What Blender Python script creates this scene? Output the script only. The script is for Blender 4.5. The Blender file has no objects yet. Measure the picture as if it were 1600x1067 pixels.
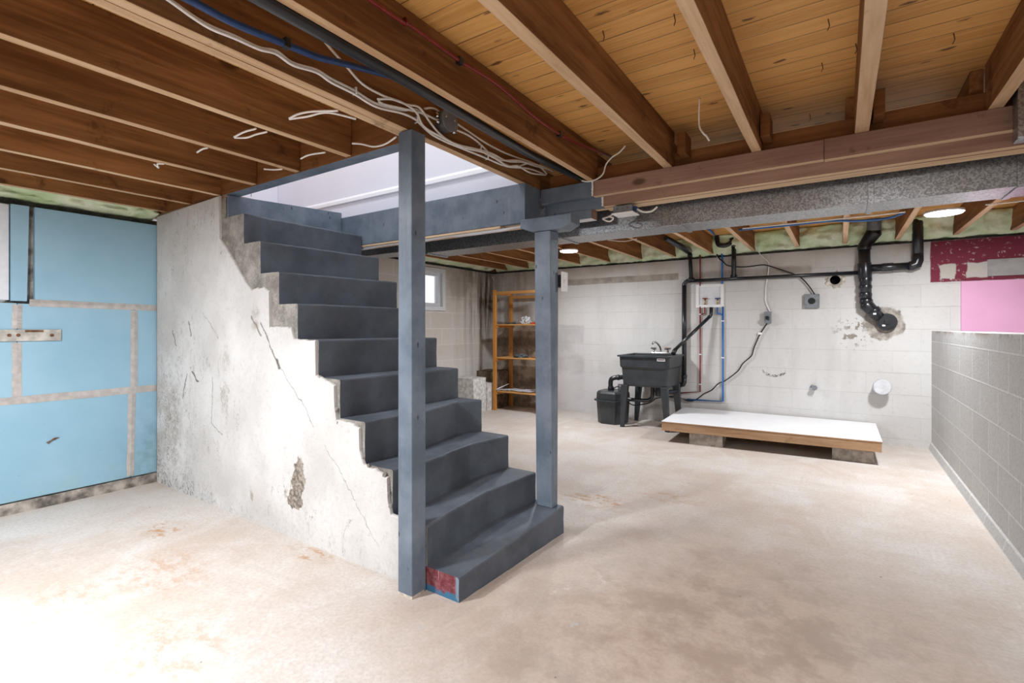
import bpy, bmesh, math, random
from mathutils import Vector, noise
random.seed(7)
SC = bpy.context.scene
COL = SC.collection
# ------------------------------------------------------------------ camera, sky, light, exposure
CAM_H = 1.15
YAW = math.radians(33.8)
cam_d = bpy.data.cameras.new('camera')
cam = bpy.data.objects.new('camera', cam_d)
COL.objects.link(cam)
cam.location = (0, 0, CAM_H)
cam.rotation_euler = (math.radians(90), 0, YAW)
cam_d.sensor_width = 36
cam_d.lens = 766.0 * 36 / 1600
cam_d.shift_y = -(533.5 - 511.0) / 1600
cam_d.clip_start = 0.02
SC.camera = cam
w = bpy.data.worlds.new('sky')
SC.world = w
w.use_nodes = True
w.node_tree.nodes['Background'].inputs[0].default_value = (0.93, 0.97, 1.0, 1)
w.node_tree.nodes['Background'].inputs[1].default_value = 1.5
SC.view_settings.view_transform = 'Standard'
SC.view_settings.look = 'None'
SC.view_settings.gamma = 1
SC.view_settings.exposure = -0.36
SC.view_settings.use_curve_mapping = False
SC.cycles.max_bounces = 8
SC.cycles.diffuse_bounces = 6


def area(name, loc, size, power, col=(1, .97, .93), rot=(0, 0, 0), sy=None):
    d = bpy.data.lights.new(name, 'AREA')
    d.energy = power
    d.color = col
    d.shape = 'DISK' if sy is None else 'RECTANGLE'
    d.size = size
    if sy: d.size_y = sy
    o = bpy.data.objects.new(name, d)
    COL.objects.link(o)
    o.location = loc
    o.rotation_euler = rot
    return o


# disc lamps of the basement (their own light), the landing upstairs
area('disc_light', (0.62, 4.66, 1.945), 0.22, 70, (.93, .965, 1))
area('disc_light', (-2.44, 4.75, 1.945), 0.22, 50, (.93, .965, 1))
area('disc_light', (-2.45, -0.1, 1.96), 0.22, 112, (.93, .965, 1))
area('disc_light', (0.25, 1.0, 1.955), 0.22, 22, (.93, .965, 1))  # added fill light beyond the right edge, no lamp known there
area('disc_light', (-1.2, -1.2, 1.96), 0.22, 45, (.93, .965, 1))  # added fill light behind the camera, unseen
area('disc_light', (1.6, -1.2, 1.96), 0.22, 60, (.93, .965, 1))  # second added fill light behind the camera, unseen
area('landing_light', (-2.6, 1.6, 4.3), 0.5, 60, (.92, .95, 1))

# ------------------------------------------------------------------ pixel of the reference -> point on a known plane
FW = Vector((-math.sin(YAW), math.cos(YAW), 0))
RT = Vector((math.cos(YAW), math.sin(YAW), 0))
CC = Vector((0, 0, CAM_H))


def onp(ax, v, a, b):
    d = FW + RT * ((a - 800) / 766.0) - Vector((0, 0, 1)) * ((b - 511.0) / 766.0)
    return CC + d * ((v - CC[ax]) / d[ax])


def PX(v, a, b): return onp(0, v, a, b)
def PY(v, a, b): return onp(1, v, a, b)
def PZ(v, a, b): return onp(2, v, a, b)


YN = 6.026      # north wall
XW = -4.38      # west wall with window
JZ = 1.995      # joist undersides
DZ = 2.193      # floor deck underside


def NW(a, b, off=0.0): return PY(YN - off, a, b)


# ------------------------------------------------------------------ node helper
class NT:
    def __init__(s, name, rough=.8, metal=0.0, spec=.3):
        s.m = bpy.data.materials.new(name)
        s.m.use_nodes = True
        s.t = s.m.node_tree
        s.b = s.t.nodes['Principled BSDF']
        s.b.inputs['Roughness'].default_value = rough
        s.b.inputs['Metallic'].default_value = metal
        s.b.inputs['Specular IOR Level'].default_value = spec
        s._pos = None

    def node(s, ty, **k):
        n = s.t.nodes.new(ty)
        for a, b in k.items(): setattr(n, a, b)
        return n

    def put(s, sock, v):
        if isinstance(v, bpy.types.NodeSocket):
            s.t.links.new(v, sock)
        elif isinstance(v, tuple) and len(v) == 3 and sock.type == 'RGBA':
            sock.default_value = (*v, 1)
        else:
            sock.default_value = v

    def pos(s):
        if s._pos is None: s._pos = s.node('ShaderNodeNewGeometry').outputs['Position']
        return s._pos

    def xyz(s):
        n = s.node('ShaderNodeSeparateXYZ')
        s.put(n.inputs[0], s.pos())
        return n.outputs[0], n.outputs[1], n.outputs[2]

    def comb(s, x, y, z):
        n = s.node('ShaderNodeCombineXYZ')
        for i, v in enumerate((x, y, z)): s.put(n.inputs[i], v)
        return n.outputs[0]

    def scl(s, v3, vec=None):
        n = s.node('ShaderNodeMapping')
        s.put(n.inputs[0], vec or s.pos())
        n.inputs['Scale'].default_value = v3
        return n.outputs[0]

    def math(s, op, a, b=0.0, c=0.0, clamp=False):
        n = s.node('ShaderNodeMath', operation=op, use_clamp=clamp)
        s.put(n.inputs[0], a); s.put(n.inputs[1], b); s.put(n.inputs[2], c)
        return n.outputs[0]

    def noise(s, scale, detail=4, vec=None, rough=.55, dist=0.0):
        n = s.node('ShaderNodeTexNoise')
        s.put(n.inputs['Vector'], vec or s.pos())
        n.inputs['Scale'].default_value = scale
        n.inputs['Detail'].default_value = detail
        n.inputs['Roughness'].default_value = rough
        n.inputs['Distortion'].default_value = dist
        return n.outputs[0]

    def vor(s, scale, vec=None):
        n = s.node('ShaderNodeTexVoronoi')
        s.put(n.inputs['Vector'], vec or s.pos())
        n.inputs['Scale'].default_value = scale
        return n.outputs['Distance']

    def step(s, v, lo, hi, a=0.0, b=1.0):
        n = s.node('ShaderNodeMapRange')
        n.interpolation_type = 'SMOOTHSTEP'
        s.put(n.inputs[0], v)
        n.inputs[1].default_value = lo; n.inputs[2].default_value = hi
        n.inputs[3].default_value = a; n.inputs[4].default_value = b
        return n.outputs[0]

    def mix(s, f, a, b, mode='MIX'):
        n = s.node('ShaderNodeMix', data_type='RGBA', blend_type=mode)
        s.put(n.inputs[0], f); s.put(n.inputs[6], a); s.put(n.inputs[7], b)
        return n.outputs[2]

    def box(s, u, u0, u1, v, v0, v1, soft=.01, jit=None):
        """mask of a rectangle on two coordinates, ragged by jit"""
        if jit is not None:
            u = s.math('ADD', u, jit); v = s.math('ADD', v, jit)
        a = s.step(u, u0 - soft, u0 + soft); b = s.step(u, u1 - soft, u1 + soft, 1, 0)
        c = s.step(v, v0 - soft, v0 + soft); d = s.step(v, v1 - soft, v1 + soft, 1, 0)
        return s.math('MULTIPLY', s.math('MULTIPLY', a, b), s.math('MULTIPLY', c, d))

    def blob(s, p, r, soft=.5, jit=None, sc=(1, 1, 1)):
        n = s.node('ShaderNodeVectorMath', operation='SUBTRACT')
        s.put(n.inputs[0], s.pos()); n.inputs[1].default_value = p
        q = s.node('ShaderNodeVectorMath', operation='MULTIPLY')
        s.put(q.inputs[0], n.outputs[0]); q.inputs[1].default_value = sc
        l = s.node('ShaderNodeVectorMath', operation='LENGTH')
        s.put(l.inputs[0], q.outputs[0])
        d = l.outputs['Value']
        if jit is not None: d = s.math('ADD', d, jit)
        return s.step(d, r * (1 - soft), r, 1, 0)

    def bump(s, h, strength=.3, dist=.01):
        n = s.node('ShaderNodeBump')
        n.inputs['Strength'].default_value = strength
        n.inputs['Distance'].default_value = dist
        s.put(n.inputs['Height'], h)
        s.put(s.b.inputs['Normal'], n.outputs[0])

    def jit(s, scale, amp):
        return s.math('MULTIPLY', s.math('SUBTRACT', s.noise(scale, 5), .5), amp)

    def out(s, c):
        s.put(s.b.inputs['Base Color'], c)
        return s.m


def plain(name, c, rough=.6, metal=0.0, spec=.4, var=.12, sc=30):
    n = NT(name, rough, metal, spec)
    f = n.step(n.noise(sc, 4), .3, .7)
    return n.out(n.mix(f, tuple(x * (1 - var) for x in c), tuple(min(1, x * (1 + var)) for x in c)))


def m_wood(name, dark, light, axis=1, grain=1.0, knots=True, stain=None):
    n = NT(name, .75, 0, .2)
    s1 = [38, 38, 38]; s1[axis] = 2.2
    s2 = [7, 7, 7]; s2[axis] = .8
    g = n.noise(1, 5, n.scl(tuple(s1)), .65, .6)
    g2 = n.noise(1, 4, n.scl(tuple(s2)), .6)
    r = n.node('ShaderNodeObjectInfo').outputs['Random']
    f = n.math('ADD', n.math('MULTIPLY', g, .45 * grain), n.math('MULTIPLY', g2, .65))
    f = n.step(f, .38, .76)
    c = n.mix(f, dark, light)
    c = n.mix(n.math('MULTIPLY', r, .3), c, tuple(x * .72 for x in dark))
    if knots:
        k = [5, 5, 5]; k[axis] = 2.4
        v = n.vor(1, n.scl(tuple(k)))
        c = n.mix(n.math('MULTIPLY', n.step(v, .06, .13, 1, 0), .75), c, tuple(x * .3 for x in dark))
    sp = n.step(n.noise(6, 7, None, .72), .57, .70)
    c = n.mix(n.math('MULTIPLY', sp, .6), c, tuple(x * .35 for x in dark))
    n.bump(g, .25, .004)
    return n.out(c)


# ------------------------------------------------------------------ materials
def mk_floor():
    n = NT('floor_concrete', .72, 0, .3)
    x, y, z = n.xyz()
    a = n.step(n.noise(.9, 7, None, .65), .38, .64)
    c = n.mix(a, (.56, .475, .415), (.66, .625, .595))
    b = n.step(n.noise(2.3, 8, n.scl((1, .6, 1)), .72, .8), .44, .68)
    c = n.mix(n.math('MULTIPLY', b, .6), c, (.71, .695, .68))
    st = n.step(n.noise(1, 7, n.scl((1.3, 5, 1)), .7, .6), .52, .70)
    c = n.mix(n.math('MULTIPLY', st, .35), c, (.50, .42, .36))
    # warmer, darker floor before the stairs: dimness between lamp pools painted in
    d = n.blob((-0.35, 1.75, 0), 1.35, .85, n.jit(1.6, .6), (1, .8, 1))
    c = n.mix(n.math('MULTIPLY', d, .85), c, n.mix(n.step(n.noise(4, 8, None, .75), .38, .62), (.32, .23, .17), (.50, .39, .315)))
    for p, r, q in (((-1.35, 3.0, 0), .34, .85), ((-2.65, 1.0, 0), .4, .5), ((0.0, 1.55, 0), .13, .8), ((-3.2, 1.2, 0), .2, .9),
                    ((-2.25, 1.50, 0), .18, .9), ((-2.0, .75, 0), .4, .45), ((-.95, 3.35, 0), .25, .5), ((-2.7, .65, 0), .35, .4)):
        o = n.math('MULTIPLY', n.blob(p, r, .7, n.jit(5, .35), (1, 1.6, 1)), n.step(n.noise(11, 7, n.scl((1, 1.8, 1)), .75), .46, .62))
        c = n.mix(n.math('MULTIPLY', o, q), c, (.46, .24, .10))
    w = n.step(n.noise(1.7, 8, None, .72, .4), .60, .70)
    c = n.mix(n.math('MULTIPLY', w, .5), c, (.74, .72, .70))
    pt = n.math('MULTIPLY', n.step(n.noise(5, 6, None, .7), .66, .70), n.blob((-.75, 1.1, 0), 1.0, .4))
    c = n.mix(n.math('MULTIPLY', pt, .6), c, (.45, .50, .52))
    f = n.step(n.noise(60, 5, None, .7), .3, .75)
    c = n.mix(n.math('MULTIPLY', f, .42), c, (.34, .29, .25))
    sm = n.step(n.noise(14, 8, None, .8), .56, .70)
    c = n.mix(n.math('MULTIPLY', sm, .22), c, (.30, .25, .21))
    wh = n.step(n.noise(18, 7, None, .8), .66, .70)
    c = n.mix(n.math('MULTIPLY', wh, .5), c, (.80, .79, .77))
    k = n.step(n.vor(5.5), .02, .035, 1, 0)
    c = n.mix(n.math('MULTIPLY', k, .7), c, (.10, .08, .06))
    n.bump(n.math('ADD', n.noise(7, 8, None, .7), n.math('MULTIPLY', n.noise(90, 3), .2)), .18, .01)
    return n.out(c)


def grime(n, c, edge, amt=.8, col=(.05, .045, .04)):
    sp = n.math('MULTIPLY', n.step(n.noise(55, 7, None, .8), .46, .66), n.step(n.noise(5, 6, n.scl((1.3, 1, .8)), .7), .35, .62))
    return n.mix(n.math('MULTIPLY', n.math('MULTIPLY', sp, edge), amt), c, col)


def mk_plaster():
    n = NT('white_plaster', .85, 0, .2)
    x, y, z = n.xyz()
    a = n.step(n.noise(2.0, 6, None, .6), .3, .7)
    c = n.mix(a, (.55, .535, .52), (.70, .69, .68))
    f = n.step(n.noise(40, 6, None, .75), .5, .72)
    c = n.mix(n.math('MULTIPLY', f, .3), c, (.36, .34, .33))
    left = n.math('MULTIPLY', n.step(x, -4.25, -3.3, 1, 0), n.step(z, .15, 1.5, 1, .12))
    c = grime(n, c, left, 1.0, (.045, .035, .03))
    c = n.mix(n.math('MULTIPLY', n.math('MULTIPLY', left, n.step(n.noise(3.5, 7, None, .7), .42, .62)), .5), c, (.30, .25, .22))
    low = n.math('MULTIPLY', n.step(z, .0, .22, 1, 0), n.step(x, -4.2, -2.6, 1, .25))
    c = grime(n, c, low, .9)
    # long cracks and peeled strips that run down the wall
    cr = n.noise(3.2, 5, n.scl((2.2, 1, .75)), .6, .5)
    line = n.step(n.math('ABSOLUTE', n.math('SUBTRACT', cr, .54)), .0, .0055, 1, 0)
    zone = n.step(n.noise(1.7, 3), .45, .58)
    c = n.mix(n.math('MULTIPLY', n.math('MULTIPLY', line, zone), .7), c, (.12, .10, .09))
    pk = n.step(n.noise(11, 6, n.scl((1.6, 1, .7)), .7), .69, .715)
    pk = n.math('MULTIPLY', pk, n.step(x, -2.4, -3.2, .25, 1))
    c = n.mix(n.math('MULTIPLY', pk, .6), c, (.28, .25, .20))
    jx = n.jit(22, .05); jz = n.jit(17, .05)
    wx = n.math('ADD', x, jx); wz = n.math('ADD', z, jz)
    def seg(x0, z0, x1, z1, w):
        dx, dz = x1 - x0, z1 - z0
        L = dx * dx + dz * dz
        t = n.math('ADD', n.math('MULTIPLY', n.math('SUBTRACT', wx, x0), dx / L), n.math('MULTIPLY', n.math('SUBTRACT', wz, z0), dz / L), 0, True)
        ex = n.math('SUBTRACT', wx, n.math('ADD', n.math('MULTIPLY', t, dx), x0))
        ez = n.math('SUBTRACT', wz, n.math('ADD', n.math('MULTIPLY', t, dz), z0))
        d = n.math('SQRT', n.math('ADD', n.math('MULTIPLY', ex, ex), n.math('MULTIPLY', ez, ez)))
        return n.step(d, w * .15, w * .75, 1, 0)
    for (a0, b0, a1, b1, w_, q_) in ((-2.80, 1.17, -2.63, .945, .011, .75), (-2.62, .93, -2.41, .76, .006, .6), (-2.41, .76, -2.30, .63, .006, .6), (-2.2, .54, -1.96, .31, .005, .45), (-1.96, .30, -1.80, .13, .005, .4),
                                     (-3.37, .83, -3.39, .53, .007, .7), (-3.39, .53, -3.25, .47, .006, .7), (-3.71, 1.19, -3.67, 1.09, .014, .9), (-3.73, .83, -3.80, .66, .011, .85), (-3.66, .85, -3.57, .79, .015, .9),
                                     (-3.95, 1.12, -3.90, 1.02, .012, .8), (-3.5, 1.25, -3.3, 1.08, .006, .5), (-2.635, .96, -2.62, .92, .026, .9), (-2.9, 1.21, -2.80, 1.10, .016, .7)):
        c = n.mix(n.math('MULTIPLY', seg(a0, b0, a1, b1, w_), q_), c, (.10, .085, .07))
    for (px_, pz_, r_, q_) in ((-3.22, .70, .13, .45), (-3.95, .50, .28, .5), (-2.86, 1.20, .10, .5), (-3.2, .95, .10, .35), (-2.55, .23, .04, .7), (-2.9, .14, .03, .6)):
        c = n.mix(n.math('MULTIPLY', n.math('MULTIPLY', n.blob((px_, 1.56, pz_), r_, .7, n.jit(9, .12), (1.5, 0, .8)), n.step(n.noise(24, 6, None, .75), .4, .6)), q_), c, (.26, .21, .16))
    # the bare patch low on the wall
    bp = n.math('MAXIMUM', n.blob((-2.43, 1.565, .34), .075, .15, n.jit(14, .14), (1.15, 0, .75)), n.blob((-2.44, 1.565, .26), .045, .15, n.jit(16, .06), (1, 0, .7)))
    bp = n.math('MAXIMUM', bp, n.blob((-2.47, 1.565, .205), .06, .15, n.jit(16, .10), (.8, 0, 1)))
    c = n.mix(bp, c, n.mix(n.step(n.noise(60, 4), .35, .65), (.14, .12, .10), (.40, .35, .30)))
    n.bump(n.math('ADD', n.math('SUBTRACT', n.noise(9, 8, None, .7), n.math('MULTIPLY', bp, .8)), n.math('MULTIPLY', n.noise(70, 4), .25)), .35, .012)
    return n.out(c)


def bricks(n, u, v, c1, c2, cm, bw, rh, mort=.006, off=0.0):
    b = n.node('ShaderNodeTexBrick')
    n.put(b.inputs['Vector'], n.comb(u, n.math('ADD', v, off), 0.0))
    b.inputs['Scale'].default_value = 1
    b.inputs['Brick Width'].default_value = bw
    b.inputs['Row Height'].default_value = rh
    b.inputs['Mortar Size'].default_value = mort
    b.inputs['Mortar Smooth'].default_value = .4
    n.put(b.inputs['Color1'], c1); n.put(b.inputs['Color2'], c2); n.put(b.inputs['Mortar'], cm)
    return b.outputs['Color'], b.outputs['Fac']


def mk_north():
    n = NT('painted_block_north', .82, 0, .2)
    x, y, z = n.xyz()
    c, fac = bricks(n, x, z, (.60, .585, .57), (.63, .62, .605), (.56, .545, .525), .424, .2125, .003, -.0675 + .2125 * 4)
    fr = n.math('FRACT', n.math('DIVIDE', n.math('ADD', n.math('ADD', z, n.jit(2.5, .010)), -.0675 + .2125 * 4), .2125))
    ln = n.math('ADD', n.step(fr, .0, .014, 1, 0), n.step(fr, .984, 1.0))
    c = n.mix(n.math('MULTIPLY', ln, n.step(n.noise(2.6, 4), .38, .6, .15, .75)), c, (.33, .30, .27))
    a = n.step(n.noise(1.6, 6), .3, .72)
    c = n.mix(n.math('MULTIPLY', a, .5), c, (.68, .68, .675))
    c = n.mix(n.math('MULTIPLY', n.step(n.noise(1, 6, n.scl((2.2, 1, .5)), .65), .48, .7), .4), c, (.47, .455, .44))
    f = n.step(n.noise(30, 6, None, .75), .52, .75)
    c = n.mix(n.math('MULTIPLY', f, .3), c, (.38, .34, .30))
    # unpainted blocks left of the sink and behind the shelf, soot in the corner
    un = n.box(x, -5, -2.86, z, -1, 1.18, .02, n.jit(4, .10))
    c = n.mix(n.math('MULTIPLY', un, .55), c, n.mix(fac, n.mix(n.step(n.noise(3, 5), .4, .6), (.42, .41, .42), (.62, .61, .62)), (.66, .64, .62)))
    low = n.box(x, -3.4, -2.3, z, -1, .52, .05, n.jit(5, .25))
    c = n.mix(n.math('MULTIPLY', low, .6), c, (.72, .72, .74))
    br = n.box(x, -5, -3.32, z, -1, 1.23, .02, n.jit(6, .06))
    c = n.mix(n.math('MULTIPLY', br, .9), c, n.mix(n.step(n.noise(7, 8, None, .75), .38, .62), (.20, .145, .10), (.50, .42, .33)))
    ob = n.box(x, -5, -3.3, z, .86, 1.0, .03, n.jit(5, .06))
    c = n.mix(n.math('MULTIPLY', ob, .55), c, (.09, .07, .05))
    pale = n.box(x, -3.78, -3.4, z, .42, .60, .02, n.jit(5, .06))
    c = n.mix(n.math('MULTIPLY', pale, .6), c, (.58, .50, .40))
    up = n.math('MULTIPLY', n.step(x, -4.3, -3.2, 1, .0), n.step(z, 1.2, 1.9, .25, .9))
    c = n.mix(n.math('MULTIPLY', up, n.step(n.noise(3, 6, n.scl((3, 1, .5)), .6), .3, .7)), c, (.20, .165, .13))
    # grey cement strip under the sill
    st = n.box(x, -3.3, -1.62, z, 1.72, 1.80, .004, n.jit(9, .012))
    st2 = n.box(x, -1.45, -.25, z, 1.72, 1.80, .02, n.jit(9, .03))
    c = n.mix(n.math('MULTIPLY', n.math('ADD', st, n.math('MULTIPLY', st2, .75)), .85), c, n.mix(n.step(n.noise(8, 6), .35, .65), (.24, .21, .18), (.40, .36, .32)))
    top = n.math('MULTIPLY', n.step(z, 1.72, 1.80), n.step(n.noise(3, 6), .4, .7))
    c = n.mix(n.math('MULTIPLY', top, .35), c, (.42, .32, .22))
    # maroon paint with peeled patches
    mar = n.box(x, .705, 3.2, z, 1.57, 1.955, .006, n.jit(7, .02))
    mcol = n.mix(n.step(n.noise(25, 6, None, .75), .58, .66), (.20, .035, .06), (.62, .50, .47))
    c = n.mix(mar, c, mcol)
    for p in ((.775, .885), (.96, 1.10)):
        pe = n.box(x, p[0], p[1], z, 1.60, 1.735, .006, n.jit(11, .05))
        c = n.mix(pe, c, (.55, .52, .48))
    # patched cement round the drain plug, crumbs under the old bracket
    pl = n.blob((.36, YN, 1.185), .17, .12, n.jit(9, .14))
    c = n.mix(n.math('MULTIPLY', pl, .9), c, n.mix(n.step(n.noise(18, 6), .35, .65), (.20, .17, .14), (.46, .42, .37)))
    sm = n.blob((.14, YN, 1.10), .22, .7, n.jit(9, .3))
    c = n.mix(n.math('MULTIPLY', sm, n.step(n.noise(22, 5), .55, .6)), c, (.28, .25, .22))
    cr = n.math('SUBTRACT', n.blob((-.60, YN, .675), .12, .1, n.jit(20, .05), (1, 1, 1.6)), n.blob((-.60, YN, .70), .115, .1, n.jit(20, .04), (1, 1, 1.6)), 0, True)
    c = n.mix(n.math('MULTIPLY', n.math('MULTIPLY', cr, n.step(z, .66, .70, 1, .2)), n.step(n.noise(60, 4), .4, .55)), c, (.16, .14, .12))
    c = grime(n, c, n.step(z, .0, .16, .6, 0), .5, (.25, .2, .16))
    n.bump(n.math('SUBTRACT', n.noise(22, 7, None, .7), n.math('MULTIPLY', fac, .8)), .3, .008)
    return n.out(c)


def mk_west():
    n = NT('painted_block_west', .82, 0, .2)
    x, y, z = n.xyz()
    c, fac = bricks(n, y, z, (.58, .53, .485), (.63, .585, .54), (.72, .69, .65), .424, .2125, .006, -.0675 + .2125 * 4)
    a = n.step(n.noise(2, 6), .35, .7)
    c = n.mix(n.math('MULTIPLY', a, .4), c, (.68, .65, .62))
    c = n.mix(n.step(z, .9, .45, 0, .45), c, (.74, .73, .72))
    f = n.step(n.noise(30, 6, None, .75), .5, .75)
    c = n.mix(n.math('MULTIPLY', f, .3), c, (.35, .29, .24))
    st = n.math('MULTIPLY', n.step(n.noise(1, 6, n.scl((1, 9, .8)), .6), .40, .62), n.math('MULTIPLY', n.step(y, 5.0, 5.8), n.step(z, .7, 1.6, .35, 1)))
    c = n.mix(n.math('MULTIPLY', st, 1.0), c, (.075, .055, .04))
    s2 = n.math('MULTIPLY', n.step(z, 1.45, 1.6), n.math('MULTIPLY', n.step(y, 4.9, 5.1), n.step(n.noise(4, 6), .4, .6)))
    c = n.mix(n.math('MULTIPLY', s2, .45), c, (.22, .17, .13))
    n.bump(n.math('SUBTRACT', n.noise(22, 7, None, .7), n.math('MULTIPLY', fac, .5)), .3, .008)
    return n.out(c)


def mk_low():
    n = NT('grey_block', .85, 0, .2)
    x, y, z = n.xyz()
    c, fac = bricks(n, y, z, (.56, .56, .555), (.61, .61, .60), (.74, .74, .735), .41, .203, .006, .198 * 4 + .02)
    f = n.step(n.noise(55, 6, None, .8), .42, .7)
    c = n.mix(n.math('MULTIPLY', f, .45), c, (.30, .29, .275))
    k = n.math('MULTIPLY', n.step(z, .80, 1.12), n.step(y, 4.6, 5.3))
    c = n.mix(n.math('MULTIPLY', k, n.step(n.noise(14, 6, n.scl((1, 2, .4)), .7), .4, .7)), c, (.80, .80, .82))
    s = n.math('MULTIPLY', n.step(z, 1.07, 1.12), n.step(n.noise(6, 6), .45, .6))
    c = n.mix(n.math('MULTIPLY', s, .6), c, (.26, .15, .11))
    n.bump(n.math('ADD', n.noise(60, 6, None, .75), fac), .5, .008)
    return n.out(c)


def mk_deck():
    n = NT('deck_planks', .6, 0, .3)
    x, y, z = n.xyz()
    c, fac = bricks(n, n.math('ADD', x, 5.0), y, (.74, .40, .12), (.56, .27, .07), (.06, .025, .01), 23.0, .092, .0024, 3.3)
    cell = n.math('FLOOR', n.math('DIVIDE', n.math('ADD', y, 3.3), .092))
    g = n.noise(1, 6, n.comb(n.math('MULTIPLY', x, 2.0), n.math('MULTIPLY', y, 42), n.math('MULTIPLY', cell, 3.7)), .65, 1.3)
    c = n.mix(n.step(g, .35, .72), c, n.mix(.6, c, (.88, .52, .19)))
    g2 = n.noise(1, 6, n.comb(n.math('MULTIPLY', x, 3.0), n.math('MULTIPLY', y, 30), n.math('MULTIPLY', cell, 5.1)), .65, 2.2)
    c = n.mix(n.math('MULTIPLY', n.step(g2, .60, .74), .6), c, (.22, .07, .015))
    v = n.vor(1, n.comb(n.math('ADD', n.math('MULTIPLY', x, 4.5), n.jit(30, .25)), n.math('ADD', n.math('MULTIPLY', y, 13), n.jit(34, .3)), 0.0))
    c = n.mix(n.math('MULTIPLY', n.step(v, .07, .16, 1, 0), .85), c, (.10, .035, .012))
    n.bump(n.math('SUBTRACT', g, fac), .25, .004)
    return n.out(c)


def mk_stairpaint(name, a, b):
    n = NT(name, .55, 0, .4)
    f = n.step(n.noise(3.5, 7, None, .65), .3, .72)
    c = n.mix(f, a, b)
    s = n.step(n.noise(38, 7, None, .8), .56, .72)
    c = n.mix(n.math('MULTIPLY', s, .55), c, tuple(x * .35 for x in a))
    br = n.step(n.noise(4.5, 7, None, .75), .55, .72)
    c = n.mix(n.math('MULTIPLY', br, .45), c, (.13, .115, .10))
    w2 = n.step(n.noise(70, 5, None, .8), .70, .74)
    c = n.mix(n.math('MULTIPLY', w2, .5), c, (.45, .46, .47))
    n.bump(n.noise(24, 7, None, .7), .35, .006)
    return n.out(c)


def mk_postpaint():
    n = NT('blue_grey_paint', .42, 0, .5)
    g = n.noise(1, 5, n.scl((30, 30, 1.6)), .6)
    f = n.step(n.noise(5, 6, None, .65), .32, .7)
    c = n.mix(f, (.105, .142, .19), (.195, .24, .30))
    c = n.mix(n.math('MULTIPLY', n.step(g, .55, .75), .35), c, (.25, .28, .32))
    v = n.vor(1, n.scl((14, 14, 6)))
    c = n.mix(n.math('MULTIPLY', n.step(v, .05, .10, 1, 0), .8), c, (.02, .02, .03))
    n.bump(g, .3, .004)
    return n.out(c)


def mk_rawconc():
    n = NT('raw_concrete', .95, 0, .1)
    f = n.step(n.noise(9, 8, None, .75), .3, .7)
    c = n.mix(f, (.26, .24, .215), (.56, .53, .49))
    s = n.step(n.vor(70), .18, .4, 1, 0)
    c = n.mix(n.math('MULTIPLY', s, .4), c, (.20, .18, .16))
    n.bump(n.noise(34, 8, None, .8), .9, .02)
    return n.out(c)


def mk_stepside():
    n = NT('worn_red_side', .75, 0, .3)
    x, y, z = n.xyz()
    f = n.step(n.noise(30, 6, None, .75), .4, .65)
    c = n.mix(f, (.17, .03, .045), (.30, .13, .14))
    c = n.mix(n.step(x, -1.345, -1.33), c, (.22, .30, .38))
    c = n.mix(n.math('MULTIPLY', n.step(z, .035, .02), n.step(n.noise(12, 3), .4, .5)), c, (.05, .17, .30))
    dr = n.math('MULTIPLY', n.step(n.noise(1, 2, n.scl((55, 1, 5))), .60, .66), n.step(z, .045, .075))
    c = n.mix(dr, c, (.82, .80, .80))
    return n.out(c)


def mk_foamboard(name, c0, c1, c2):
    n = NT(name, .6, 0, .3)
    x, y, z = n.xyz()
    f = n.step(n.noise(2.2, 5), .3, .7)
    c = n.mix(f, c0, c1)
    s = n.step(n.noise(13, 7, n.scl((1, .8, 1.6)), .78), .63, .72)
    c = n.mix(n.math('MULTIPLY', s, n.step(z, 1.3, .2, .25, .8)), c, c2)
    gr = n.math('MULTIPLY', n.step(z, .45, .05), n.step(n.noise(6, 7, None, .7), .4, .65))
    c = n.mix(n.math('MULTIPLY', gr, .35), c, (.30, .45, .44))
    sp = n.step(n.vor(19), .03, .06, 1, 0)
    c = n.mix(n.math('MULTIPLY', sp, .4), c, c2)
    d = n.math('MULTIPLY', n.step(y, 1.2, 1.62), n.step(z, .9, .1))
    c = n.mix(n.math('MULTIPLY', d, n.step(n.noise(9, 7, None, .7), .3, .75, 0, .55)), c, tuple(v * .5 for v in c2))
    return n.out(c)


def mk_spray():
    n = NT('green_spray_foam', .8, 0, .2)
    f = n.step(n.noise(5, 5), .3, .7)
    c = n.mix(f, (.58, .74, .44), (.84, .90, .70))
    k = n.step(n.noise(9, 6, None, .7), .58, .74)
    c = n.mix(n.math('MULTIPLY', k, .35), c, (.22, .25, .13))
    n.bump(n.noise(14, 5), .6, .03)
    return n.out(c)


def mk_galv():
    n = NT('galvanised_steel', .42, .9, .5)
    v = n.node('ShaderNodeTexVoronoi')
    n.put(v.inputs['Vector'], n.pos()); v.inputs['Scale'].default_value = 150
    f = n.math('MULTIPLY', v.outputs['Color'], 1.0)
    c = n.mix(n.step(f, .2, .8), (.22, .225, .235), (.42, .43, .44))
    n.b.inputs['Roughness'].default_value = .36
    return n.out(c)


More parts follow.
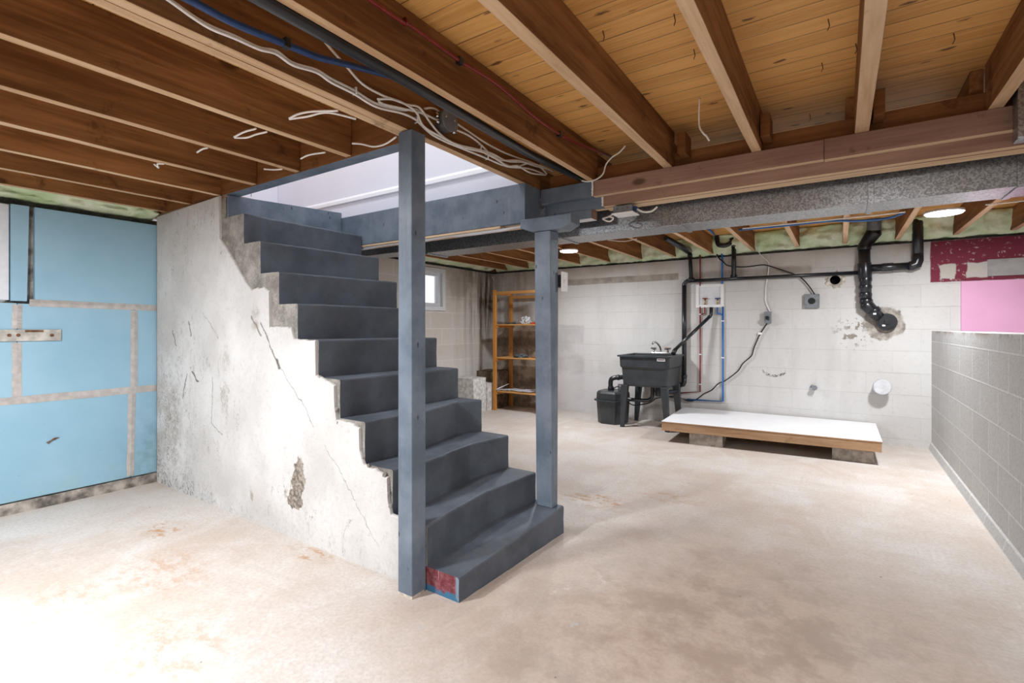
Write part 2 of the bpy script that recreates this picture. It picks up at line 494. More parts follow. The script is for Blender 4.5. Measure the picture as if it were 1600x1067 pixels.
M = {}
M['floor'] = mk_floor(); M['plaster'] = mk_plaster(); M['north'] = mk_north(); M['west'] = mk_west()
M['low'] = mk_low(); M['deck'] = mk_deck(); M['raw'] = mk_rawconc(); M['redside'] = mk_stepside()
M['step'] = mk_stairpaint('dark_grey_stair_paint', (.062, .075, .095), (.115, .135, .165))
M['post'] = mk_postpaint()
M['wood'] = m_wood('joist_side_wood', (.14, .056, .018), (.43, .205, .075))
M['woodx'] = m_wood('cross_wood', (.24, .13, .09), (.43, .27, .20), 0)
M['edge'] = m_wood('pale_edge', (.50, .31, .17), (.80, .58, .38), 1, 1, False)  # paler tone for undersides and narrow edges of the timber
M['edgex'] = m_wood('pale_edge_cross', (.60, .42, .26), (.86, .68, .48), 0, 1, False)
M['blockwood'] = m_wood('blocking_wood', (.17, .066, .02), (.35, .155, .055), 0)
M['shelf'] = m_wood('orange_shelf_wood', (.52, .22, .05), (.74, .36, .10), 2, .8, False)
M['shelfx'] = m_wood('orange_shelf_board', (.56, .27, .08), (.80, .45, .18), 0, .8, False)
M['skid'] = m_wood('pallet_wood', (.34, .20, .11), (.58, .38, .23), 0)
M['blue'] = mk_foamboard('blue_foam', (.27, .47, .60), (.33, .53, .66), (.10, .16, .19))
M['pink'] = plain('pink_foam', (.76, .40, .60), .6, var=.04, sc=3)
M['tape'] = plain('foil_tape', (.55, .52, .50), .34, .4, .5, .12, 26)
M['spray'] = mk_spray(); M['galv'] = mk_galv()
M['dirty'] = plain('dirty_footing', (.30, .27, .24), .9, 0, .1, .65, 12)
M['white'] = plain('white_plastic', (.88, .88, .89), .4, 0, .5, .03)
M['wcable'] = plain('white_cable', (.90, .88, .84), .5, 0, .4, .05)
M['bcable'] = plain('black_rubber', (.012, .012, .013), .5, 0, .4, .2)
M['abs'] = plain('black_abs', (.014, .016, .02), .28, 0, .6, .25, 12)
M['pump'] = plain('charcoal_plastic', (.035, .04, .045), .4, 0, .5, .25, 8)
M['red'] = plain('red_pex', (.22, .02, .02), .35, 0, .5, .15)
M['bpex'] = plain('blue_pex', (.02, .15, .46), .35, 0, .5, .15)
M['darkblue'] = plain('dark_blue_pipe', (.015, .05, .16), .4, 0, .5, .2)
M['chrome'] = plain('chrome', (.75, .75, .76), .12, 1, .5, .05)
M['brass'] = plain('brass', (.55, .36, .14), .3, 1, .5, .1)
M['greybox'] = plain('grey_pvc', (.20, .22, .24), .5, 0, .4, .15)
M['gfit'] = plain('grey_rubber_coupling', (.12, .12, .12), .45, 0, .4, .2)
M['dark'] = plain('dark_void', (.008, .008, .008), .9, 0, .1, .1)
M['greysheet'] = plain('grey_sheet', (.36, .355, .35), .6, 0, .3, .15, 8)
M['cap'] = plain('pale_cap', (.62, .63, .65), .55, 0, .4, .12, 18)
M['mortar'] = plain('crumbled_mortar', (.58, .53, .46), .9, 0, .1, .35, 30)
M['oldblock'] = plain('white_rough_block', (.66, .65, .63), .9, 0, .1, .25, 22)
M['brownblock'] = plain('brown_stone_block', (.16, .12, .085), .9, 0, .1, .4, 14)
M['melamine'] = plain('white_board', (.83, .84, .86), .45, 0, .4, .02, 4)
M['cinder'] = plain('cinder_pad', (.34, .30, .26), .9, 0, .1, .3, 20)
M['drywall'] = plain('white_drywall', (.72, .73, .82), .8, 0, .2, .02, 3)
M['moulding'] = plain('white_moulding', (.84, .85, .90), .6, 0, .3, .01, 3)
M['vinyl'] = plain('white_vinyl', (.74, .76, .80), .4, 0, .5, .03)
M['tar'] = plain('black_sill_tar', (.035, .035, .03), .85, 0, .2, .5, 20)
M['steelplate'] = plain('rusty_white_strap', (.52, .50, .46), .5, .2, .4, .25, 20)
M['rust'] = plain('rust', (.18, .09, .05), .8, 0, .2, .4, 30)
M['bag'] = plain('clear_plastic_bag', (.55, .56, .58), .25, .2, .6, .5, 40)
M['rag'] = plain('dark_grey_cloth', (.10, .11, .12), .9, 0, .2, .4, 30)
M['paper'] = plain('white_paper', (.80, .82, .88), .8, 0, .2, .06, 20)
M['redtool'] = plain('red_plastic', (.65, .07, .03), .4, 0, .5, .1)
M['emit'] = NT('lamp_diffuser').m
_b = M['emit'].node_tree.nodes['Principled BSDF']
_b.inputs['Emission Color'].default_value = (1, .99, .97, 1)
_b.inputs['Emission Strength'].default_value = 6
g = NT('window_glass', .05, 0, .5)
g.b.inputs['Transmission Weight'].default_value = 1
g.b.inputs['IOR'].default_value = 1.02
g.b.inputs['Base Color'].default_value = (.97, .96, .98, 1)
M['glass'] = g.m


# ------------------------------------------------------------------ geometry builder (world coordinates)
class G:
    def __init__(s):
        s.bm = bmesh.new()

    def face(s, pts, mi=0):
        f = s.bm.faces.new([s.bm.verts.new(p) for p in pts]); f.material_index = mi
        return f

    def hexa(s, p, mi=0, mb=None, ms=None, me=None):
        """p: 4 bottom + 4 top corners counter-clockwise from (x0,y0); mb bottom, ms south, me east material"""
        v = [s.bm.verts.new(q) for q in p]
        for k, idx in enumerate(((3, 2, 1, 0), (4, 5, 6, 7), (0, 1, 5, 4), (1, 2, 6, 5), (2, 3, 7, 6), (3, 0, 4, 7))):
            f = s.bm.faces.new([v[i] for i in idx])
            f.material_index = mi
            if k == 0 and mb is not None: f.material_index = mb
            if k == 2 and ms is not None: f.material_index = ms
            if k == 3 and me is not None: f.material_index = me
        return s

    def box(s, x0, x1, y0, y1, z0, z1, mi=0, mb=None, ms=None, me=None):
        return s.hexa([(x0, y0, z0), (x1, y0, z0), (x1, y1, z0), (x0, y1, z0), (x0, y0, z1), (x1, y0, z1), (x1, y1, z1), (x0, y1, z1)], mi, mb, ms, me)

    def prism(s, poly, axis, a, b, mi=0):
        """poly: 2D points on the other two axes (in xyz order), extruded a..b along axis"""
        def mk(p, v):
            q = list(p); q.insert(axis, v); return tuple(q)
        A = [s.bm.verts.new(mk(p, a)) for p in poly]
        B = [s.bm.verts.new(mk(p, b)) for p in poly]
        n = len(poly)
        for L in (A[::-1], B):
            f = s.bm.faces.new(L); f.material_index = mi
        for i in range(n):
            f = s.bm.faces.new([A[i], A[(i + 1) % n], B[(i + 1) % n], B[i]]); f.material_index = mi
        return s

    def tube(s, pts, r, seg=10, mi=0, cap=True, smooth=0):
        pts = [Vector(p) for p in pts]
        if smooth: pts = spline(pts, smooth)
        if isinstance(r, (list, tuple)):
            rr = []
            for i in range(len(pts)):
                u = i / (len(pts) - 1) * (len(r) - 1); k0 = min(int(u), len(r) - 2)
                rr.append(r[k0] + (r[k0 + 1] - r[k0]) * (u - k0))
        else: rr = [r] * len(pts)
        rings = []
        up = None
        for i, p in enumerate(pts):
            t = (pts[min(i + 1, len(pts) - 1)] - pts[max(i - 1, 0)])
            if t.length < 1e-9: t = Vector((0, 0, 1))
            t.normalize()
            k = 1.0
            if 0 < i < len(pts) - 1:
                a = (pts[i] - pts[i - 1]).normalized(); b = (pts[i + 1] - pts[i]).normalized()
                k = 1 / max(.5, a.dot(t))
            if up is None:
                up = Vector((0, 0, 1)) if abs(t.z) < .9 else Vector((1, 0, 0))
            if abs(t.dot(up)) > .97: up = sd.cross(t) if i else t.orthogonal()
            up = (up - t * up.dot(t)).normalized()
            sd = t.cross(up)
            rings.append([s.bm.verts.new(p + (sd * math.cos(2 * math.pi * j / seg) + up * math.sin(2 * math.pi * j / seg)) * rr[i] * k) for j in range(seg)])
        for A, B in zip(rings, rings[1:]):
            for j in range(seg):
                f = s.bm.faces.new([A[j], A[(j + 1) % seg], B[(j + 1) % seg], B[j]]); f.material_index = mi; f.smooth = True
        if cap:
            for L in (rings[0][::-1], rings[-1]):
                f = s.bm.faces.new(L); f.material_index = mi
        return s

    def cyl(s, a, b, r, seg=20, mi=0, r2=None):
        return s.tube([a, b], [r, r if r2 is None else r2], seg, mi)

    def rough(s, amp, cuts=6, sc=6, ragged=None):
        bmesh.ops.subdivide_edges(s.bm, edges=s.bm.edges[:], cuts=cuts, use_grid_fill=True)
        for v in s.bm.verts:
            n = noise.noise_vector(v.co * sc) * amp + noise.noise_vector(v.co * sc * 4) * amp * .4
            v.co += n
        return s

    def build(s, name, mats, parent=None, bevel=0, loc=None, seg=2, sub=0):
        bmesh.ops.recalc_face_normals(s.bm, faces=s.bm.faces[:])
        base = world_loc(parent)
        if parent is None:
            if loc is None:
                xs = [v.co.x for v in s.bm.verts]; ys = [v.co.y for v in s.bm.verts]; zs = [v.co.z for v in s.bm.verts]
                loc = ((min(xs) + max(xs)) / 2, (min(ys) + max(ys)) / 2, min(zs))
            base = Vector(loc)
        for v in s.bm.verts: v.co -= base
        me = bpy.data.meshes.new(name)
        s.bm.to_mesh(me); s.bm.free()
        for m in (mats if isinstance(mats, (list, tuple)) else [mats]):
            me.materials.append(M[m])
        o = bpy.data.objects.new(name, me)
        COL.objects.link(o)
        if parent is None: o.location = base
        else: o.parent = parent
        if bevel:
            b = o.modifiers.new('bevel', 'BEVEL'); b.width = bevel; b.segments = seg; b.limit_method = 'ANGLE'; b.angle_limit = math.radians(40)
        if sub:
            b = o.modifiers.new('subd', 'SUBSURF'); b.levels = sub; b.render_levels = sub
        return o


def world_loc(o):
    v = Vector((0, 0, 0))
    while o is not None:
        v += o.location
        o = o.parent
    return v


def spline(P, n):
    out = []
    for i in range(len(P) - 1):
        p0 = P[max(i - 1, 0)]; p1 = P[i]; p2 = P[i + 1]; p3 = P[min(i + 2, len(P) - 1)]
        for k in range(n):
            t = k / n
            out.append(.5 * ((2 * p1) + (p2 - p0) * t + (2 * p0 - 5 * p1 + 4 * p2 - p3) * t * t + (3 * p1 - p0 - 3 * p2 + p3) * t ** 3))
    out.append(P[-1])
    return out


def tag(o, label, cat, group=None, kind=None):
    o['label'] = label; o['category'] = cat
    if group: o['group'] = group
    if kind: o['kind'] = kind
    return o


def thing(name, loc, label, cat, group=None):
    o = bpy.data.objects.new(name, None)
    COL.objects.link(o)
    o.location = loc
    o.empty_display_size = .1
    return tag(o, label, cat, group)


def struct(g_, name, mats, label, cat, **k):
    o = g_.build(name, mats, **k)
    o['kind'] = 'structure'
    tag(o, label, cat)
    return o


# ================================================================== THE SETTING
struct(G().box(-4.7, 3.2, -2.6, 6.3, -.12, 0), 'floor', 'floor', 'stained pinkish beige concrete basement floor', 'floor')
# floor deck overhead, with the stair opening left free
g = G()
g.box(-4.7, -3.24, -2.6, 1.58, DZ, DZ + .05)
g.box(-4.7, -3.24, 2.60, 6.3, DZ, DZ + .05)
g.box(-3.24, -1.58, -2.6, 1.58, DZ, DZ + .05)
g.box(-3.24, -1.58, 2.60, 6.3, DZ, DZ + .05)
g.box(-1.58, 3.2, -2.6, 6.3, DZ, DZ + .05)
struct(g, 'ceiling', 'deck', 'orange tongue and groove floor planks seen from below, over the joists', 'ceiling')

# north wall with the open pipe hole
hc = NW(1305, 437.5)
hx, hz, hw = hc.x, hc.z, .05
g = G()
g.box(-4.7, hx - hw, YN, YN + .2, 0, 1.955)
g.box(hx + hw, 3.2, YN, YN + .2, 0, 1.955)
g.box(hx - hw, hx + hw, YN, YN + .2, 0, hz - hw)
g.box(hx - hw, hx + hw, YN, YN + .2, hz + hw, 1.955)
g.box(hx - hw, hx + hw, YN + .17, YN + .2, hz - hw, hz + hw)
struct(g, 'wall_north', 'north', 'cream painted concrete block wall behind the laundry sink', 'wall')
# west wall, north part with small window
wy0, wy1, wz0, wz1 = 4.26, 4.945, 1.36, 1.925
g = G()
g.box(XW - .2, XW, 2.0, wy0, 0, 1.955)
g.box(XW - .2, XW, wy1, YN, 0, 1.955)
g.box(XW - .2, XW, wy0, wy1, 0, wz0)
g.box(XW - .2, XW, wy0, wy1, wz1, 1.955)
struct(g, 'wall_west', 'west', 'stained beige block wall with a small window, left of the shelf', 'wall')
# west wall of the front room behind the foam boards
g = G()
g.box(XW, -4.27, -2.6, .15, .08, 1.93)
g.box(XW, -4.27, .79, 1.6, .08, 1.93)
g.box(XW, -4.27, .15, .79, .08, 1.31)
g.box(XW, -4.27, .15, .79, 1.91, 1.93)
struct(g, 'wall_front_west', 'dirty', 'dirty concrete wall showing between the blue foam boards', 'wall')
struct(G().box(XW, -4.222, -2.6, 1.57, 0, .068).rough(.004, 8, 9), 'trim_1', 'dirty', 'grimy concrete footing ledge under the blue foam boards', 'footing')
# low wall on the right
struct(G().box(.714, .914, .4, YN, .0, 1.114), 'wall_east', 'low', 'low grey concrete block wall on the right', 'wall')
struct(G().prism([(.69, 0), (.716, 0), (.716, .07), (.705, .06)], 1, .4, YN), 'trim_2', 'low', 'narrow cement fillet along the foot of the low block wall', 'footing')
struct(G().box(-4.7, 3.4, -2.8, -2.6, 0, DZ), 'wall_south', 'low', 'block wall behind the viewer', 'wall')
struct(G().box(3.2, 3.4, -2.6, 6.3, 0, DZ), 'wall_far_east', 'low', 'far block wall beyond the low wall', 'wall')
# black sill lines on top of the block walls
struct(G().box(-4.38, 3.2, YN - .012, YN + .1, 1.955, 1.975).rough(.004, 12, 7), 'trim_3', 'tar', 'black tar line on top of the north block wall', 'sill')
struct(G().box(XW - .1, XW + .012, 2.0, YN, 1.955, 1.98).rough(.004, 10, 7), 'trim_4', 'tar', 'black tar line on top of the west block wall', 'sill')
struct(G().box(-4.37, -4.262, -.6, 1.57, 1.912, 1.94).rough(.004, 10, 7), 'trim_5', 'tar', 'dark gap line above the blue foam boards', 'sill')
# rim joists
struct(G().box(-4.6, 3.2, YN + .03, YN + .07, 1.975, DZ), 'trim_6', 'blockwood', 'rim joist on the north block wall', 'rim joist')
struct(G().box(-4.60, -4.55, -2.6, YN, 1.98, DZ), 'trim_7', 'blockwood', 'rim joist on the west block wall', 'rim joist')


# spray foam between the joists
def foam(name, y0, y1, along, c0, z0, z1, label, depth=.10, n=150):
    g_ = G()
    m = 10
    rows = []
    for i in range(n + 1):
        r = []
        u = y0 + (y1 - y0) * i / n
        for j in range(m + 1):
            t = j / m
            z = z0 + (z1 - z0) * t
            d = depth * (.22 + .78 * math.sin(math.pi * .5 * min(1, t * 1.25)) ** .8) + depth * .30 * noise.noise(Vector((u * 6, t * 4, 1.3))) + depth * .18 * noise.noise(Vector((u * 17, t * 7, 4)))
            r.append(g_.bm.verts.new((u, c0 - d, z) if along == 'x' else (c0 + d, u, z)))
        rows.append(r)
    for a, b in zip(rows, rows[1:]):
        for j in range(m):
            f = g_.bm.faces.new([a[j], b[j], b[j + 1], a[j + 1]]); f.smooth = True
    ext = [e for e in g_.bm.edges if e.is_boundary]
    r = bmesh.ops.extrude_edge_only(g_.bm, edges=ext)
    for v in [v for v in r['geom'] if isinstance(v, bmesh.types.BMVert)]:
        if along == 'x': v.co.y = c0
        else: v.co.x = c0
    o = g_.build(name, 'spray')
    tag(o, label, 'insulation', None, 'stuff')


foam('spray_foam', -4.3, 3.0, 'x', YN + .03, 1.972, DZ - .005, 'pale green spray foam filling the joist bays above the north wall', .125, 600)
foam('spray_foam', 2.75, YN - .1, 'y', XW - .05, 1.981, 2.12, 'strip of pale green spray foam above the small window wall', .20, 300)
foam('spray_foam', -1.0, 1.56, 'y', -4.36, 1.941, 2.03, 'lumpy green spray foam band above the blue boards', .17, 260)

# ------------------------------------------------------------------ small window in the west wall and the one in the foam wall
def window(name, x, y0, y1, z0, z1, fw, label):
    g_ = G()
    for a, b, c, d in ((y0, y0 + fw, z0, z1), (y1 - fw, y1, z0, z1), (y0 + fw, y1 - fw, z0, z0 + fw), (y0 + fw, y1 - fw, z1 - fw, z1)):
        g_.box(x - .10, x + .008, a, b, c, d)
    o = g_.build(name, 'vinyl', bevel=.004)
    o['kind'] = 'structure'; tag(o, label, 'window')
    f2 = fw + .045
    g_ = G()
    for a, b, c, d in ((y0 + fw, y0 + f2, z0 + fw, z1 - fw), (y1 - f2, y1 - fw, z0 + fw, z1 - fw), (y0 + f2, y1 - f2, z0 + fw, z0 + f2), (y0 + f2, y1 - f2, z1 - f2, z1 - fw)):
        g_.box(x - .09, x - .035, a, b, c, d)
    g_.build('sash', 'vinyl', o, .003)
    G().box(x - .068, x - .062, y0 + f2, y1 - f2, z0 + f2, z1 - f2).build('pane', 'glass', o)


window('window_1', XW, wy0 + .005, wy1 - .005, wz0 + .005, wz1 - .005, .055, 'small white vinyl window in the stained block wall')
window('window_2', -4.255, .155, .785, 1.315, 1.905, .06, 'white vinyl window at the left edge, in the blue foam wall')

# ------------------------------------------------------------------ blue foam boards, foil tape, strap
XB = -4.268
def board(pl, label, name='foam_board', mat='blue', x=XB, t=.038):
    (ya, za), (yb, zb), (yc, zc), (yd, zd) = pl     # bottom-left, bottom-right, top-right, top-left
    g_ = G()
    g_.hexa([(x, ya, za), (x + t, ya, za), (x + t, yb, zb), (x, yb, zb), (x, yd, zd), (x + t, yd, zd), (x + t, yc, zc), (x, yc, zc)])
    o = g_.build(name, mat, bevel=.002)
    tag(o, label, 'foam board', 'blue foam boards on the left wall')


board([(-.9, 1.315), (.14, 1.315), (.14, 1.91), (-.9, 1.91)], 'blue foam board south of the window, outside the left edge')
board([(.79, 1.312), (.862, 1.312), (.872, 1.908), (.79, 1.908)], 'narrow blue foam strip beside the window at the left edge')
board([(.897, 1.30), (1.563, 1.30), (1.563, 1.908), (.897, 1.908)], 'large upper blue foam board between the concrete gap and the stair wall')
board([(-.9, .70), (.815, .70), (.815, 1.298), (-.9, 1.298)], 'middle row blue foam board cut by the left edge, behind the metal strap')
board([(.819, .70), (1.42, .70), (1.42, 1.296), (.819, 1.296)], 'middle row blue foam board between the two vertical foil tapes')
board([(1.424, .70), (1.563, .70), (1.563, 1.296), (1.424, 1.296)], 'short middle row blue foam piece against the stair wall')
board([(-.9, .075), (1.40, .075), (1.40, .696), (-.9, .696)], 'long bottom row blue foam board with dirt scratches')
board([(1.404, .075), (1.563, .075), (1.563, .696), (1.404, .696)], 'short bottom row blue foam piece against the stair wall')


def tape(p, label):
    """wrinkled strip through (y,z) centre points"""
    g_ = G()
    P = []
    for i, (y, z) in enumerate(p[0]):
        P.append((y, z))
    hw = p[1]
    n = 26
    (y0, z0), (y1, z1) = P
    d = Vector((y1 - y0, z1 - z0)).normalized(); q = Vector((-d.y, d.x))
    prev = None
    for i in range(n + 1):
        t = i / n
        y = y0 + (y1 - y0) * t; z = z0 + (z1 - z0) * t
        w1 = hw * (1 + .16 * noise.noise(Vector((t * 9, hw * 50, y0 * 7)))); w2 = hw * (1 + .16 * noise.noise(Vector((t * 9, 8.1, z0 * 7))))
        x = XB + .0385 + .0015 * (1 + noise.noise(Vector((t * 22, y0, z0))))
        a = (x, y + q.x * w1, z + q.y * w1); m_ = (x + .0025, y, z); b = (x, y - q.x * w2, z - q.y * w2)
        lo = [(XB + .0382, c[1], c[2]) for c in (a, b)]
        ring = [g_.bm.verts.new(c) for c in (a, m_, b, lo[1], lo[0])]
        if prev:
            for j in range(5):
                g_.bm.faces.new([prev[j], prev[(j + 1) % 5], ring[(j + 1) % 5], ring[j]])
        else: g_.bm.faces.new(ring)
        prev = ring
    g_.bm.faces.new(prev[::-1])
    tag(g_.build('foil_tape', 'tape'), label, 'tape', 'foil tape over the foam joints')


tape([((.872, 1.303), (1.56, 1.292)), .022], 'horizontal foil tape under the large upper blue board')
tape([((-.6, .692), (1.56, .698)), .024], 'long horizontal foil tape above the bottom row of blue boards')
tape([((.817, 1.29), (.815, 1.14)), .022], 'short crumpled foil tape above the metal strap')
tape([((.815, 1.055), (.815, .72)), .022], 'vertical foil tape below the metal strap')
tape([((1.421, 1.27), (1.420, .72)), .021], 'vertical foil tape in the middle row near the stair wall')
tape([((1.408, .675), (1.398, .085)), .022], 'vertical foil tape in the bottom row near the stair wall')
g = G().box(XB + .040, XB + .050, -.5, 1.022, 1.062, 1.135)
strap = tag(g.build('metal_strap', 'steelplate', bevel=.003), 'dirty white metal strap on the blue wall at the left edge', 'bracket')
for y, z in ((.975, 1.098), (.78, 1.10), (.82, 1.10)):
    G().cyl((XB + .048, y, z), (XB + .053, y, z), .010, 12).build('bolt', 'rust', strap)
G().box(XB + .049, XB + .0515, .85, .935, 1.118, 1.132).build('rust_streak', 'rust', strap)
# brown smear is a stuck leaf-like scrap on the bottom board
a = PX(XB + .042, 83, 687)
g = G()
for k in range(3):
    g.tube([a + Vector((0, -.035 + .006 * k, -.012 - .006 * k)), a + Vector((.002, 0, 0 + .003 * k)), a + Vector((0, .03, .010))], [.001, .0035, .001], 6, 0, True, 5)
tag(g.build('dried_scrap', 'rust'), 'small brown scrap stuck on the lower blue board', 'debris')

# ================================================================== STAIRS
YS = 1.575
YE = 2.42
XL = [-1.32, -1.50, -1.715, -1.91, -2.10, -2.274, -2.463, -2.642, -2.835, -3.021]
XR = [-1.285, -1.455, -1.645, -1.845, -2.035, -2.222, -2.41, -2.597, -2.783, -2.973]
ZL = [.103, .279, .489, .690, .885, 1.083, 1.279, 1.465, 1.658, 1.844]
ZR = [.150, .315, .505, .700, .888, 1.080, 1.277, 1.468, 1.656, 1.835]
MID = {1: [(697.5, 802.5), (760, 767.5), (800, 752)], 2: [(619, 736), (666, 721), (738, 692.5)], 3: [(619, 650), (666, 641), (716, 627)]}
stair = thing('staircase', ((XL[0] + XR[0]) / 2 - .9, 2.0, 0), 'dark grey painted concrete staircase with chipped edges rising beside the white wall', 'staircase')
for i in range(10):
    zl0 = ZL[i - 1] if i else 0; zr0 = ZR[i - 1] if i else 0
    front = [(XL[i], YS)]
    if i in MID:
        for (a, b) in MID[i]:
            zz = ZL[i] * .5 + ZR[i] * .5
            q = PZ(zz, a, b)
            t = (q.y - YS) / (YE - YS)
            zz = ZL[i] * (1 - t) + ZR[i] * t
            q = PZ(zz, a, b)
            if YS + .05 < q.y < YE - .05: front.append((q.x, q.y))
    yr = YE if i else 2.44
    front.append((XR[i], yr))
    # dense front polyline with slight waviness
    F2 = []
    for (x0, y0), (x1, y1) in zip(front, front[1:]):
        k = max(2, int((y1 - y0) / .04))
        for j in range(k):
            t = j / k
            F2.append((x0 + (x1 - x0) * t, y0 + (y1 - y0) * t))
    F2.append(front[-1])
    g = G()
    rows = []
    xb = -4.2 if i < 9 else -3.6
    for (x, y) in F2:
        t = (y - YS) / (yr - YS)
        zb = zl0 + (zr0 - zl0) * t; zt = ZL[i] + (ZR[i] - ZL[i]) * t
        wv = .004 * noise.noise(Vector((y * 11, i * 3.1, 0)))
        wz = .003 * noise.noise(Vector((y * 14, i * 5.1, 2)))
        bev = .010
        rows.append([(x + wv, y, zb), (x + wv * .5 - .002, y, (zb + zt) / 2), (x + wv, y, zt - bev + wz), (x + wv - bev * .3, y, zt - bev * .3 + wz), (x + wv - bev, y, zt + wz), (x - .09, y, zt), (x - .19, y, zt), (xb, y, zt)])
    V = [[g.bm.verts.new(p) for p in r] for r in rows]
    for a, b in zip(V, V[1:]):
        for j in range(7):
            f = g.bm.faces.new([a[j], b[j], b[j + 1], a[j + 1]]); f.smooth = False
    for r_, m_ in ((V[0], 1), (V[-1], 0)):
        bot = g.bm.verts.new((xb, r_[0].co.y, r_[0].co.z))
        f = g.bm.faces.new(r_ + [bot]); f.material_index = m_
    o = g.build('step', ['step', 'redside' if i == 0 else 'raw'], stair)
    if i == 0: o['label'] = 'lowest step with a worn red painted end'

# plaster skin of the stair wall with the broken edge along the treads (x,z)
edge_px = [(352, 318), (345, 340), (343, 372), (352, 385), (366, 410), (378, 432), (388, 448), (393, 452), (412, 448), (421, 455), (424, 470), (421, 512), (431, 510), (455, 511), (459, 530), (496, 533),
           (495, 560), (493, 586), (512, 596), (526, 605), (522, 632), (526, 655), (548, 662), (562, 670), (561, 700), (568, 726), (592, 738), (607, 748), (606, 780), (611, 803), (640, 812), (662, 818)]
pts = []
for (a, b) in edge_px:
    q = PY(1.56, a, b); pts.append((q.x, q.z))
prof = [(-4.215, 1.972), (-3.235, 1.99)] + pts + [(-1.515, pts[-1][1])]
def prof_z(x):
    best = None
    for (xa_, za_), (xb_, zb_) in zip(prof, prof[1:]):
        lo, hi = min(xa_, xb_), max(xa_, xb_)
        if lo <= x <= hi and hi - lo > 1e-6:
            z = za_ + (zb_ - za_) * (x - xa_) / (xb_ - xa_)
            best = z if best is None else min(best, z)
    return best if best is not None else .3
g = G()
cols = []
n = 520
for i in range(n + 1):
    x = -4.215 + (4.215 - 1.515) * i / n
    z = prof_z(max(-4.2149, min(-1.5151, x)))
    z += (.007 * noise.noise(Vector((x * 60, z * 20, 0))) + .006 * noise.noise(Vector((x * 25, 3, z * 9)))) * (1 if x > -3.23 else .2)
    cols.append([g.bm.verts.new(c) for c in ((x, 1.558, 0), (x, 1.558, z - .006), (x, 1.563, z), (x, YS - .001, z + .001), (x, YS - .001, 0))])
for a, b in zip(cols, cols[1:]):
    for k in range(5): g.bm.faces.new([a[k], b[k], b[(k + 1) % 5], a[(k + 1) % 5]])
g.bm.faces.new(cols[0]); g.bm.faces.new(cols[-1][::-1])
struct(g, 'wall_stair', 'plaster', 'peeling white plastered wall under the staircase', 'wall')
struct(G().box(-4.215, -3.24, YS, YS + .12, 1.846, 1.972).box(-3.6, -3.24, YS + .12, 2.41, 1.846, 1.972), 'trim_8', 'raw', 'raw concrete infill beside the top of the stairs', 'infill')

# rubble chips along the broken edge
for i, (a, b) in enumerate([(415, 500), (500, 590), (528, 660), (565, 716), (600, 742), (609, 790), (575, 728), (525, 640), (607, 770)]):
    q = PY(1.562, a, b)
    s_ = .009 + .006 * random.random()
    g = G()
    r = bmesh.ops.create_icosphere(g.bm, subdivisions=1, radius=s_)
    for v in r['verts']:
        v.co = v.co + noise.noise_vector(v.co * 90 + Vector((i, 0, 0))) * s_ * .5
        v.co += Vector((q.x, 1.566, q.z))
    g.build('loose_chip', 'raw', stair)

# top board, header, stringer beam of the opening
g = G()
g.hexa([(-3.235, 1.578, 1.846), (-3.213, 1.578, 1.846), (-3.213, 2.425, 1.836), (-3.235, 2.425, 1.836), (-3.235, 1.578, 1.985), (-3.213, 1.578, 1.985), (-3.213, 2.425, 2.035), (-3.235, 2.425, 2.035)])
tag(g.build('landing_board', 'post', bevel=.002), 'blue grey painted board at the top of the stairs', 'board')
tag(G().box(-3.30, -1.63, 1.575, 1.655, JZ - .004, DZ, 0, 0, 1).build('opening_header', ['post', 'blockwood'], bevel=.002), 'grey painted header along the front edge of the stair opening', 'beam')
tag(G().box(-4.36, -3.302, 1.575, 1.655, JZ - .001, DZ - .001).build('opening_header', 'blockwood', bevel=.002), 'bare wood header piece on top of the white stair wall, left of the grey header', 'beam')
t = thing('stringer_beam', (-2.4, 2.5, 1.76), 'thick blue grey painted beam along the back of the stair opening', 'beam')
G().box(-3.9, -1.535, 2.43, 2.475, 1.765, 1.998, 0, 0).build('painted_face_board', 'post', t, .003)
G().box(-3.9, -1.536, 2.4751, 2.607, 1.767, 1.994, 0, 1).build('inner_plies', ['post', 'edgex'], t, .003)
o = G().box(-3.9, -1.715, 2.432, 2.52, 1.750, 1.7645, 0).build('unpainted_batten', 'edgex', t, .002)
o['label'] = 'bare wood strip along the underside'
g = G()
n = 60
prev = None
for i in range(n + 1):
    x = -3.3 + 1.75 * i / n
    d = .005 + .010 * abs(math.sin(i * .16)) + .004 * noise.noise(Vector((x * 9, 0, 0)))
    ring = [g.bm.verts.new(c) for c in ((x, 2.445, 1.749), (x, 2.445, 1.749 - d), (x, 2.465, 1.749 - d), (x, 2.465, 1.749))]
    if prev:
        for j in range(4): g.bm.faces.new([prev[j], prev[(j + 1) % 4], ring[(j + 1) % 4], ring[j]])
    prev = ring
tag(g.build('foam_sheet', 'vinyl'), 'wavy white foam sheet squeezed under the grey stringer beam', 'insulation')

# upstairs seen through the opening
struct(G().box(-4.45, -1.584, 2.592, 2.599, 2.012, DZ + .06).box(-4.45, -.5, 2.592, 2.68, DZ + .06, 4.6), 'wall_upper_north', 'drywall', 'white painted wall above the stair opening', 'wall')
struct(G().prism([(2.5915, 2.165), (2.578, 2.17), (2.578, 2.195), (2.584, 2.21), (2.5915, 2.215)], 0, -4.36, -1.584), 'trim_9', 'moulding', 'white moulding band on the upstairs wall', 'moulding')
struct(G().box(-4.45, -.5, -.5, 2.68, 4.6, 4.65), 'ceiling_upper', 'drywall', 'white ceiling above the stair opening', 'ceiling')
struct(G().box(-4.45, -4.37, -.5, 2.59, 1.98, 4.6), 'wall_upper_west', 'drywall', 'white wall upstairs beyond the landing', 'wall')
struct(G().box(-4.37, -3.237, 1.58, 2.425, 1.976, 2.0), 'floor_upper', 'skid', 'side door landing floor at the top of the stairs', 'floor')

